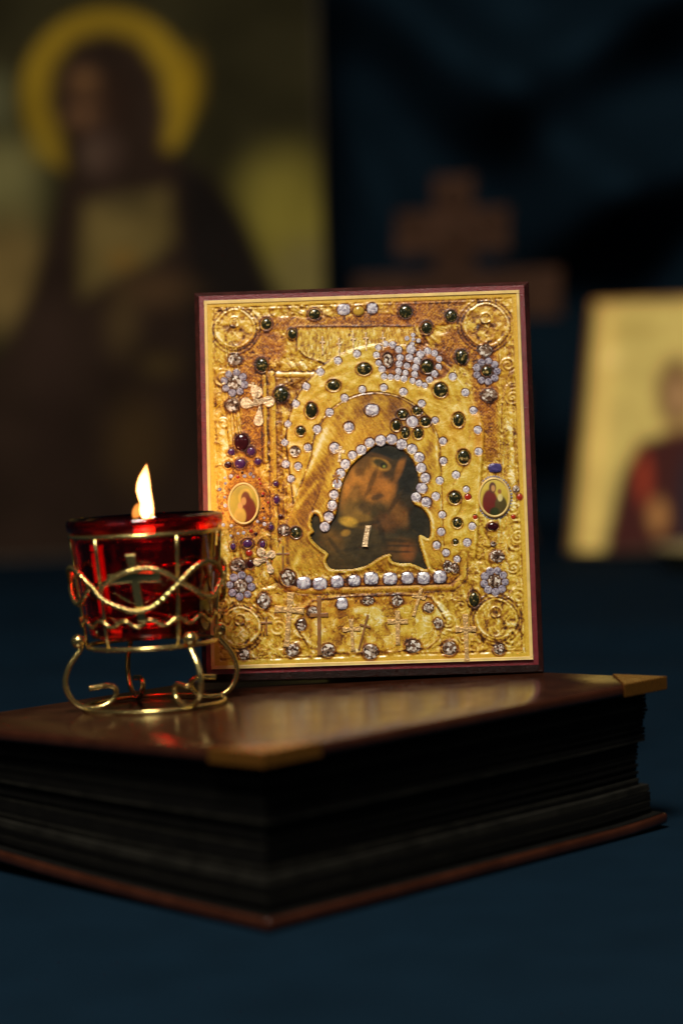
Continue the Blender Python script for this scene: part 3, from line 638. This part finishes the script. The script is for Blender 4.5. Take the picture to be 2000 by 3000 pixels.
# medallions
def medallion(a, b, rx, rz, seed, figure, beads):
    n = 40
    yy = np.linspace(-1, 1, 49); xx = np.linspace(-1, 1, 41); XX, YY = np.meshgrid(xx, yy)
    r = np.hypot(XX, YY); ok = r < 1.02
    nn = fbm(XX * 3 + seed, YY * 3 + seed, 3, 200 + seed)
    c = figure(XX, YY, nn)
    k = np.minimum(1, 1 / np.maximum(r, 1e-6))
    fm = ok[:-1, :-1] & ok[1:, 1:] & ok[:-1, 1:] & ok[1:, :-1]
    md = grid_mesh('medallion', (a + rx * XX * k) / 1000, -(.0013 + .0006 * np.sqrt(np.clip(1 - r ** 2, 0, 1))), Z0 + (b + rz * YY * k) / 1000, c, M['face_paint'], icon, fm)
    P = [((a + rx * math.cos(q)) / 1000, -.0014, Z0 + (b + rz * math.sin(q)) / 1000) for q in np.linspace(0, 2 * math.pi, n, endpoint=False)]
    v, f = tube(P, .00055, True, 8); mesh('medallion_rim', v, f, M['border'], md, smooth=True)
    if beads:
        for q in np.linspace(0, 2 * math.pi, 40, endpoint=False):
            stone('L', a + (rx + 1.0) * math.cos(q), b + (rz + 1.0) * math.sin(q), .52, .52)
    return md
def fig1(X, Y, n):
    c = np.broadcast_to(C(176, 152, 54), X.shape + (3,)).copy()
    def b(m, col):
        nonlocal c
        m = m[..., None]; c = c * (1 - m) + C(*col) * m
    b(1 - sst(.42, .52, np.hypot(X - .12, Y - .28)), (206, 168, 66)); b(1 - sst(.3, .4, np.hypot((X - .15) / .9, (Y - .2) / 1.15)), (120, 62, 30))
    b((1 - sst(.5, .62, np.hypot((X - .3) / 1.0, (Y + .45) / 1.4))), (112, 44, 24)); b(1 - sst(.34, .46, np.hypot((X + .25), (Y + .62) / 1.1)), (196, 160, 70))
    b(1 - sst(.13, .2, np.hypot(X - .02, (Y - .12) / 1.2)), (202, 148, 84)); b(1 - sst(.14, .2, np.hypot(X + .22, Y + .1)), (204, 156, 90))
    return c * (.8 + .4 * n)[..., None]
def fig2(X, Y, n):
    c = np.broadcast_to(C(206, 180, 66), X.shape + (3,)).copy()
    def b(m, col):
        nonlocal c
        m = m[..., None]; c = c * (1 - m) + C(*col) * m
    b(1 - sst(.42, .55, np.hypot((X + .3) / 1.05, (Y + .3) / 1.5)), (110, 34, 28)); b(1 - sst(.2, .27, np.hypot((X + .1), (Y - .52) / 1.25)), (92, 50, 36))
    b(1 - sst(.34, .46, np.hypot((X - .42) / 1.0, (Y + .42) / 1.2)), (84, 70, 34)); b(1 - sst(.13, .2, np.hypot(X - .38, (Y + .02) / 1.2)), (220, 204, 136))
    b(1 - sst(.10, .16, np.hypot(X + .06, (Y - .48) / 1.3)), (204, 150, 90)); b(1 - sst(.10, .16, np.hypot(X - .36, Y - .3)), (150, 100, 56)); b(1 - sst(.25, .4, np.hypot((X + .02), (Y + .78) / .8)), (50, 56, 26))
    return c * (.8 + .4 * n)[..., None]
medallion(-54.4, 71.3, 6.5, 8.9, 3, fig1, False)
medallion(55.7, 70.5, 6.6, 8.4, 5, fig2, True)

# small pendant crosses fixed to the cover
def pend(a, b, hgt, wid, s_, mt, ang=0.0, flare=.0):
    H2 = hgt / 2; cy_ = hgt * .18
    q = s_ / 2; fl = q * (1 + flare)
    O = [(-q, cy_ - q), (-q * .9, -H2 * .7), (-fl, -H2), (fl, -H2), (q * .9, -H2 * .7), (q, cy_ - q), (wid / 2, cy_ - fl), (wid / 2, cy_ + fl), (q, cy_ + q), (fl, H2), (-fl, H2), (-q, cy_ + q), (-wid / 2, cy_ + fl), (-wid / 2, cy_ - fl)]
    n = len(O); V = [(x / 1000, -.0006, z / 1000) for x, z in O] + [(x / 1000, -.0013, z / 1000) for x, z in O]
    F = [tuple(range(n, 2 * n)), tuple(range(n - 1, -1, -1))] + [(i, (i + 1) % n, n + (i + 1) % n, n + i) for i in range(n)]
    o = mesh('pendant_cross', V, F, M[mt], icon, bevel=.00018); o.location = (a / 1000, 0, Z0 + b / 1000); o.rotation_euler = (0, ang, 0)
def clover(a, b, hgt, mt, ang):
    O = []
    L = [(0, .34, .16, 90), (-.30, .08, .15, 180), (0, -.42, .13, 270), (.30, .08, .15, 0)]
    for cx_, cz_, r_, d in L:
        for q in np.linspace(-115, 115, 9):
            z_ = math.radians(d + q); O.append(((cx_ + r_ * math.cos(z_)) * hgt, (cz_ + r_ * math.sin(z_)) * hgt))
        k_ = math.radians(d + 135); O.append((.055 * hgt * (1 if math.cos(k_) > 0 else -1), .08 * hgt + .055 * hgt * (1 if math.sin(k_) > 0 else -1)))
    n = len(O); V = [(x / 1000, -.0006, z / 1000) for x, z in O] + [(x / 1000, -.0014, z / 1000) for x, z in O]
    F = [tuple(range(n, 2 * n)), tuple(range(n - 1, -1, -1))] + [(i, (i + 1) % n, n + (i + 1) % n, n + i) for i in range(n)]
    o = mesh('pendant_cross', V, F, M[mt], icon, bevel=.00018); o.location = (a / 1000, 0, Z0 + b / 1000); o.rotation_euler = (0, ang, 0)
pend(-35.9, 19.5, 24, 13, 2.3, 'tan_metal', .10, .35); pend(-22.6, 16.5, 26, 8, 1.7, 'brown_metal', .02, .1); pend(-8.4, 12.0, 14, 8, 1.5, 'tan_metal', -.04, .5)
pend(11.6, 14.6, 15, 9, 2.0, 'tan_metal', .02, .1); pend(41.2, 9.2, 21, 9, 2.0, 'tan_metal', 0, .3); pend(20.6, 25.5, 13, 6, 1.4, 'tan_metal', .3, .2); pend(-3.4, 13, 16, 5, 1.0, 'brown_metal', .28, .1)
pend(-37.7, 46.5, 11, 6, .9, 'brown_metal', .02, .1); clover(-45.4, 46.0, 12, 'white_metal', -.45); pend(-45.6, 17.0, 8, 5, .8, 'brown_metal', 0, .2)
clover(-47.2, 115, 17, 'white_metal', -.03); pend(-49.5, 123, 5, 4, 1.0, 'white_metal', .2, .5)
for a, b in ((-17.8, 141), (-4.2, 141.8), (1.5, 142.1), (9, 142), (-10.5, 140)): pend(a, b, 8.5, 2.4, .7, 'white_metal', 0, .1)
pend(-11.5, 92, 7, 4.5, 1.3, 'white_metal', .1, .3); pend(-13.2, 81.5, 5, 3.5, 1.0, 'brown_metal', -.1, .3)
V, F = box(-.0011, .0011, -.0012, -.0004, -.0046, .0046)
o = mesh('metal_bar', V, F, M['white_metal'], icon, bevel=.0003); o.location = (-.0008, 0, Z0 + .0553); o.rotation_euler = (0, .16, 0)

# ================================================================ candle stand of bent brass wire
HX, HY, RR = -0.0801, 0.9484, 0.0295
stand = empty('candle_stand', (HX, HY, cover_z(HX, HY) + 0.0002), 'gilt wire candle stand with scroll feet and fish ornament on album', 'candle stand')
stand.rotation_mode = 'QUATERNION'; stand.rotation_quaternion = Vector((0, 0, 1)).rotation_difference(NRM)
def ring(name, r, z, wr, n=96):
    v, f = tube([(r * math.cos(a), r * math.sin(a), z) for a in np.linspace(0, 2 * math.pi, n, endpoint=False)], wr, True, 10)
    return mesh(name, v, f, M['brass'], stand, smooth=True)
ZL, ZU, RL, RU = 0.0262, 0.0724, 0.0268, 0.0312
ring('base_hoop', RR, 0.0009, 0.0009); ring('lower_hoop', RL, ZL, 0.0010); ring('upper_hoop', RU, ZU, 0.0009)
def onbasket(a, z, out=0.0):
    r = RL + (RU - RL) * (z - ZL) / (ZU - ZL) + out
    return Vector((r * math.cos(a), r * math.sin(a), z))
for d in (180, 234, 299, 0, 60, 120):
    a = math.radians(d)
    v, f = tube([onbasket(a, ZL + (ZU - ZL) * i / 6) for i in range(7)], 0.0008, n=10)
    mesh('upright', v, f, M['brass'], stand, smooth=True)
prof = [(.0300, .0276), (.0296, .0262), (.0315, .0236), (.0352, .0185), (.0370, .0120), (.0352, .0062), (.0315, .0026), (.0275, .0012), (.0225, .0014), (.0180, .0034), (.0160, .0068), (.0170, .0092), (.0200, .0100), (.0240, .0097), (.0272, .0094)]
for d in (196, 112, 22, 306):
    a = math.radians(d); ca, sa = math.cos(a), math.sin(a)
    pts = spline([(r * ca, r * sa, z) for r, z in prof], 6)
    v, f = tube(pts, 0.00115, n=10)
    lg = mesh('scroll_leg', v, f, M['brass'], stand, smooth=True)
    bm = bmesh.new(); bmesh.ops.create_uvsphere(bm, u_segments=18, v_segments=12, radius=0.0030)
    me = bpy.data.meshes.new('ball'); bm.to_mesh(me); bm.free(); me.polygons.foreach_set('use_smooth', [True] * len(me.polygons))
    link('ball', me, M['brass'], lg, (.0306 * ca, .0306 * sa, .0292))
# fish ornament: two twisted wires (angle deg, height) on the front, repeated round the basket
low = [(229, .0530), (238, .0475), (254, .0435), (266, .0420), (279, .0440), (294, .0505), (308, .0570), (322, .0600), (336, .0580), (348, .0530)]
upp = [(237, .0510), (246, .0550), (260, .0582), (274, .0592), (287, .0570), (298, .0530), (309, .0495), (322, .0455), (334, .0462), (348, .0530)]
for off in (0, 119, 240):
    for L in (low, upp):
        pts = spline([onbasket(math.radians(d + off), z, .0027) for d, z in L], 22)
        v, f = tube(pts, 0.00125, n=10, twist=0.55, ell=.80)
        mesh('fish_wire', v, f, M['brass'], stand, smooth=True)
    # flat cross inside the fish
    a0 = math.radians(266 + off)
    A_ = onbasket(a0, .0515, .0008); ex = Vector((-math.sin(a0), math.cos(a0), 0)); nz = Vector((math.cos(a0), math.sin(a0), -.1)).normalized(); ez = nz.cross(ex) * -1
    if ez.z < 0: ez = -ez
    hw = .0017
    O = [(-hw, -.014), (hw, -.014), (hw, .0025), (.0105, .0020), (.0105, .0058), (hw, .0063), (hw, .0135), (-hw - .0006, .0135), (-hw, .0063), (-.0105, .0058), (-.0105, .0020), (-hw, .0025)]
    n = len(O); sk = lambda z: -.10 * z
    bk = lambda z: -.0012 * max(0, (z - .0063) / .0072)
    V = [A_ + ex * (x + sk(z)) + ez * z + nz * (.0008 + bk(z)) for x, z in O] + [A_ + ex * (x + sk(z)) + ez * z + nz * (bk(z) - .0002) for x, z in O]
    F = [tuple(range(n)), tuple(range(2 * n - 1, n - 1, -1))] + [(i, n + i, n + (i + 1) % n, (i + 1) % n) for i in range(n)]
    mesh('flat_cross', V, F, M['brass'], stand, bevel=0.0002)
# wavy wire low on the basket
pts = [onbasket(math.radians(d), .0368 + .0014 * math.sin(math.radians(d) * 16), .0009) for d in np.arange(0, 360, 2)]
v, f = tube(pts, 0.0008, True, 10); mesh('wavy_wire', v, f, M['brass'], stand, smooth=True)

# ---------------------------------------------------------------- red glass cup standing in the wire basket
base_m = Matrix.Translation(stand.location) @ stand.rotation_quaternion.to_matrix().to_4x4()
def seat(o, z):
    o.rotation_mode = 'QUATERNION'; o.rotation_quaternion = stand.rotation_quaternion; o.location = base_m @ Vector((0, 0, z))
gm, nt, b = new_mat('red_glass')
b.inputs['Base Color'].default_value = (0.96, 0.014, 0.014, 1); b.inputs['Transmission Weight'].default_value = 1; b.inputs['Roughness'].default_value = 0.03; b.inputs['IOR'].default_value = 1.5
om, nt, b = new_mat('lamp_oil')
b.inputs['Base Color'].default_value = (0.98, 0.86, 0.70, 1); b.inputs['Transmission Weight'].default_value = 1; b.inputs['Roughness'].default_value = 0.0; b.inputs['IOR'].default_value = 1.33
prof = [(.0004, .0296), (.0225, .0296), (.0246, .0302), (.0252, .0320), (.0256, .0345), (.0297, .0718), (.0301, .0733), (.0322, .0748), (.0327, .0768), (.0324, .0789), (.0312, .0795), (.0298, .0787), (.0290, .0758), (.0278, .0680), (.0238, .0360), (.0225, .0346), (.0004, .0342)]
v, f = lathe(prof, 96); cup = mesh('glass_cup', v, f, gm, None, smooth=True)
tag(cup, 'red glass oil lamp cup held in the gilt wire stand', 'glass cup')
seat(cup, 0.0)
prof = [(.0004, .0344), (.0226, .0348), (.0240, .0362), (.0279, .0678), (.0286, .0732), (.0280, .0727), (.0004, .0726)]
v, f = lathe(prof, 72); oil = mesh('lamp_oil', v, f, om, None, smooth=True)
tag(oil, 'clear lamp oil filling the red glass cup', 'oil'); seat(oil, 0.0)
# floating wick with flame
lamp = empty('floating_wick', (0, 0, 0), 'burning wick with bright flame floating in the red glass cup', 'wick'); seat(lamp, 0.0734)
v, f = lathe([(.0003, -.0004), (.0062, -.0004), (.0068, .0002), (.0062, .0012), (.0003, .0016)], 32); mesh('float_disc', v, f, M['wax'], lamp, smooth=True).location = (.0018, 0, 0)
v, f = tube(spline([(.0020, 0, .001), (.0022, 0, .004), (.0032, 0, .0068)], 6), .00065, n=8); mesh('wick', v, f, M['wick'], lamp, smooth=True)
sec = [(1345, 446, 450), (1352, 441, 451), (1362, 434, 453), (1380, 422, 456), (1400, 414, 458), (1420, 411, 459), (1440, 415, 461), (1458, 420, 463), (1476, 417, 464), (1490, 418, 463), (1502, 426, 461), (1512, 438, 455)]
K = .95 / FPX
V = []; F = []; n = 20
for (y, a, b_) in sec:
    for k in range(n):
        q = 2 * math.pi * k / n; r = (b_ - a) / 2 * K * .92
        V.append((((a + b_) / 2 - 432) * K + r * math.cos(q), r * math.sin(q), (1514 - y) * K + .0032))
for i in range(len(sec) - 1):
    for k in range(n): F.append((i * n + k, i * n + (k + 1) % n, (i + 1) * n + (k + 1) % n, (i + 1) * n + k))
F.append(tuple(range(n))); F.append(tuple((len(sec) - 1) * n + k for k in range(n)))
def flame_mat(name, col, s_vol, s_surf):
    m = bpy.data.materials.new(name); m.use_nodes = True; nt = m.node_tree
    nt.nodes.remove(nt.nodes['Principled BSDF']); out = nt.nodes['Material Output']
    tr = nd(nt, 'ShaderNodeBsdfTransparent'); em = nd(nt, 'ShaderNodeEmission', i_Strength=s_surf); em.inputs[0].default_value = (*col, 1)
    ad = nd(nt, 'ShaderNodeAddShader'); nt.links.new(tr.outputs[0], ad.inputs[0]); nt.links.new(em.outputs[0], ad.inputs[1]); nt.links.new(ad.outputs[0], out.inputs['Surface'])
    ev = nd(nt, 'ShaderNodeEmission', i_Strength=s_vol); ev.inputs[0].default_value = (*col, 1); nt.links.new(ev.outputs[0], out.inputs['Volume'])
    return m
fl = mesh('flame', V, F, flame_mat('flame_gas', (1.0, 0.38, 0.10), 2600, .30), lamp, smooth=True)
bm = bmesh.new(); bmesh.ops.create_uvsphere(bm, u_segments=20, v_segments=14, radius=1)
me = bpy.data.meshes.new('flame_lobe'); bm.to_mesh(me); bm.free(); me.polygons.foreach_set('use_smooth', [True] * len(me.polygons))
V2 = [(x + (x - .0006) * .10, y * 1.3, (z - .012) * 1.05 + .012) for x, y, z in V]
mesh('flame_mantle', V2, F, flame_mat('flame_mantle_gas', (1.0, 0.26, 0.035), 190, .02), lamp, smooth=True)
lb = link('flame_lobe', me, flame_mat('flame_edge', (1.0, 0.30, 0.05), 330, .10), lamp, ((412 - 432) * K, 0, (1514 - 1480) * K + .0032)); lb.scale = (14 * K, 14 * K, 25 * K); lb.rotation_euler = (0, .35, 0)
pl = bpy.data.lights.new('flame_light', 'POINT'); pl.energy = 0.125; pl.color = (1.0, 0.50, 0.17); pl.shadow_soft_size = 0.004
po = bpy.data.objects.new('flame_light', pl); COL.objects.link(po); po.parent = lamp; po.location = (.0012, 0, .0135)

# ================================================================ things behind, out of focus
# large painted panel of a robed saint
YP = 2.45
pr = at(948, 600, YP).x; pl_ = pr - 0.53
big = empty('saint_panel', ((pr + pl_) / 2, YP, 0), 'large painted panel of a dark robed saint with a gold halo', 'icon')
v, f = box(-.265, .265, .004, .026, .002, .74); mesh('wooden_panel', v, f, M['backwood'], big, bevel=.002)
gx = np.linspace(-.262, .262, 150); gz = np.linspace(.006, .736, 210); X, Z = np.meshgrid(gx, gz)
px, py = to_canvas(np.stack([X + (pr + pl_) / 2, np.full_like(X, YP), Z], -1))
ILL = 0.62
def D(*c): return srgb(*c) / ILL
pa = np.broadcast_to(D(42, 38, 22), X.shape + (3,)).copy()
def lay(m, col):
    global pa
    m = np.clip(m, 0, 1)[..., None]; pa = pa * (1 - m) + D(*col) * m
def E_(a, b, ra, rb, s0=.8, s1=1.15): return 1 - sst(s0, s1, np.hypot((px - a) / ra, (py - b) / rb))
def P_(poly, s_=25): 
    i_ = inpoly(px, py, poly); d = dpoly(px, py, poly); return sst(-s_, s_, np.where(i_, d, -d))
nz_ = fbm(px / 160 + 20, py / 160 + 20, 4, 301)
lay(E_(850, 640, 240, 260, .2, 1.1), (124, 112, 46)); lay(E_(900, 800, 130, 130, .3, 1.2), (116, 104, 58)); lay(E_(20, 560, 150, 240, .3, 1.1), (104, 98, 60)); lay(E_(30, 800, 150, 230, .3, 1.1), (112, 92, 52)); lay(E_(0, 290, 60, 120, .3, 1.1), (82, 80, 54))  # right-hand patches: brighter light on the panel, painted into the background
lay(E_(314, 280, 256, 258, .94, 1.05), (132, 106, 26)); lay(E_(560, 240, 50, 120, .3, 1.2) * .5, (138, 108, 18)); lay(E_(120, 430, 50, 60, .3, 1.2) * .6, (128, 106, 34))
# robe and hood
lay(P_([(142, 310), (155, 200), (215, 118), (312, 90), (408, 122), (468, 212), (492, 330), (480, 430), (540, 470), (640, 540), (720, 660), (800, 850), (880, 1100), (920, 1800), (-300, 1800), (-120, 1200), (20, 1000), (90, 850), (150, 650), (190, 510), (180, 400)]), (43, 31, 24))
lay(P_([(520, 470), (600, 510), (690, 610), (760, 760), (840, 1000), (900, 1800), (640, 1800), (560, 900)], 30), (25, 20, 18))
lay(E_(255, 300, 70, 120, .4, 1.2), (84, 58, 40)); lay(E_(240, 245, 45, 40, .3, 1.2), (84, 58, 34)); lay(E_(300, 440, 75, 90, .3, 1.2), (72, 54, 45)); lay(E_(250, 305, 30, 12, .3, 1.3) * .7, (40, 28, 20)); lay(E_(340, 300, 60, 120, .3, 1.2) * .7, (48, 32, 24))
lay(E_(250, 225, 50, 30, .2, 1.2) * .7, (116, 82, 52)); lay(E_(212, 292, 22, 8, .3, 1.3), (30, 20, 15)); lay(E_(290, 296, 24, 8, .3, 1.3), (30, 20, 15)); lay(E_(248, 335, 11, 45, .3, 1.2) * .8, (116, 82, 54)); lay(E_(205, 345, 24, 22, .2, 1.2) * .7, (104, 72, 46)); lay(E_(258, 395, 34, 8, .3, 1.2) * .8, (38, 26, 20)); lay(E_(270, 455, 34, 60, .2, 1.2) * .6, (96, 76, 62))
lay(P_([(250, 600), (490, 555), (505, 700), (450, 760), (330, 820), (240, 870), (235, 740)], 28), (100, 84, 46)); lay(E_(360, 760, 60, 35, .2, 1.2) * .7, (122, 88, 34)); lay(E_(380, 600, 120, 45, .2, 1.2) * .7, (66, 56, 34))
lay(E_(450, 850, 170, 70, .2, 1.2) * .8, (74, 54, 34)); lay(E_(360, 950, 70, 130, .2, 1.2) * .7, (74, 58, 34)); lay(E_(470, 1070, 80, 50, .2, 1.2) * .7, (76, 60, 32)); lay(E_(400, 1300, 120, 180, .2, 1.2) * .7, (70, 52, 28)); lay(E_(150, 1150, 70, 400, .2, 1.2) * .5, (48, 34, 28))
pa = pa * (.55 + .9 * nz_)[..., None]
grid_mesh('painting', X, .003 - .0005 * nz_, Z, pa, M['canvas'], big)

# gold icon on the right
p0 = at(1660, 1652, 2.3)
gi = empty('gold_icon', (p0.x, p0.y, 0.001), 'gold ground icon of a red robed figure leaning beside the cross', 'icon')
gi.rotation_euler = (Matrix.Rotation(-0.42, 3, 'Z') @ Matrix.Rotation(-0.36, 3, 'X')).to_euler()
GW, GH = .24, .272
v, f = box(0, GW, .002, .018, .005, GH + .005); mesh('wooden_panel', v, f, M['backwood'], gi, bevel=.0015)
gx = np.linspace(.001, GW - .001, 120); gz = np.linspace(.006, GH + .004, 140); X, Z = np.meshgrid(gx, gz)
mw = (Matrix.Translation(gi.location) @ gi.rotation_euler.to_matrix().to_4x4())
Pw = np.stack([X, 0 * X, Z, np.ones_like(X)], -1) @ np.array(mw).T
px, py = to_canvas(Pw[..., :3]); ILL = 0.49
pa = np.broadcast_to(D(200, 176, 98), X.shape + (3,)).copy()
lay(1 - sst(.004, .012, X), (108, 70, 24)); lay(sst(.012, .016, X) * (1 - sst(.026, .032, X)), (224, 188, 104)); lay(1 - sst(.0, .014, GH + .005 - Z), (150, 104, 52))
nz_ = fbm(px / 40 + 20, py / 40 + 20, 3, 311); pa = pa * (.8 + .4 * nz_)[..., None]; lay(E_(1850, 960, 90, 30, .3, 1.2) * .6, (160, 136, 66)); lay(E_(1790, 1050, 30, 30, .3, 1.2), (236, 204, 124)); lay(E_(1980, 1150, 75, 130, .5, 1.15), (116, 84, 50)); lay(E_(1985, 1160, 34, 70, .3, 1.2), (170, 130, 88)); lay(E_(1985, 1280, 60, 40, .4, 1.2), (160, 118, 70))  # the small bright round spot is a highlight painted onto the gilding
lay(P_([(1870, 1290), (2080, 1240), (2200, 1300), (2200, 1660), (1755, 1690), (1775, 1560), (1815, 1390)], 18), (60, 22, 18)); lay(E_(1882, 1400, 26, 95, .4, 1.2), (146, 52, 28)); lay(E_(2025, 1480, 55, 200, .4, 1.2), (36, 28, 36)); lay(E_(1925, 1510, 34, 62, .4, 1.2), (162, 112, 62))
lay((1 - sst(.005, .014, Z)) * sst(.04, .08, X) * .8, (60, 52, 34))
grid_mesh('gilded_painting', X, 0 * X + .0012, Z, pa, M['gold_icon'], gi)
v, f = box(GW * .5 - .02, GW * .5 + .02, 0, .004, -.215, 0)
st = mesh('back_strut', v, f, M['backwood'], gi); st.location = (0, .0195, .215); st.rotation_euler = (math.radians(36), 0, 0)

# three-barred wooden cross
YC = 2.50
c0 = at(1330, 1640, YC)
kx = YC / FPX
cr = empty('wooden_cross', (at(1326, 700, YC).x, YC, 0.0), 'brown carved wooden cross with three bars standing behind the icon', 'cross')
def zpx(x, y): return at(x, y, YC).z
def bar(name, xa, xb, ya, yb, dy=0.0, rz=0.0):
    za, zb = zpx(1326, yb), zpx(1326, ya)
    v, f = box((xa - 1326) * kx, (xb - 1326) * kx, -.009 + dy, .009 + dy, za, zb)
    o = mesh(name, v, f, M['wood'], cr, bevel=.003); return o
bar('shaft', 1270, 1386, 518, 1560); bar('short_bar', 1162, 1488, 616, 738, -.003); bar('long_bar', 1034, 1634, 800, 935, -.003)
o = bar('slanted_bar', 1130, 1520, 1150, 1240, -.003)
v, f = box(-.075, .075, -.035, .035, .001, zpx(1326, 1560) + .002); mesh('foot', v, f, M['wood'], cr, bevel=.004)
# carved roundels
for (x, y, r) in ((1330, 580, 34), (1430, 655, 34), (1215, 670, 34), (1330, 690, 44)):
    v, f = lathe([(.0005, 0), (r * kx, 0), (r * kx * .9, .003), (r * kx * .55, .0035), (.0005, .005)], 24)
    o = mesh('carved_roundel', v, f, M['wood'], cr, smooth=True); o.rotation_euler = (math.pi / 2, 0, 0); o.location = ((x - 1326) * kx, -.0118, zpx(1326, y))

# dull brass dish at the edge of the picture
dp_ = at(2085, 1668, 2.12)
v, f = lathe([(.001, .0005), (.030, .0005), (.034, .002), (.052, .020), (.0535, .0205), (.0535, .0225), (.051, .022), (.032, .004), (.001, .003)], 48)
ds = mesh('brass_dish', v, f, M['dish'], None, smooth=True); ds.location = (dp_.x, 2.12, .0005)
tag(ds, 'shallow dull brass dish in front of the gold icon', 'dish')
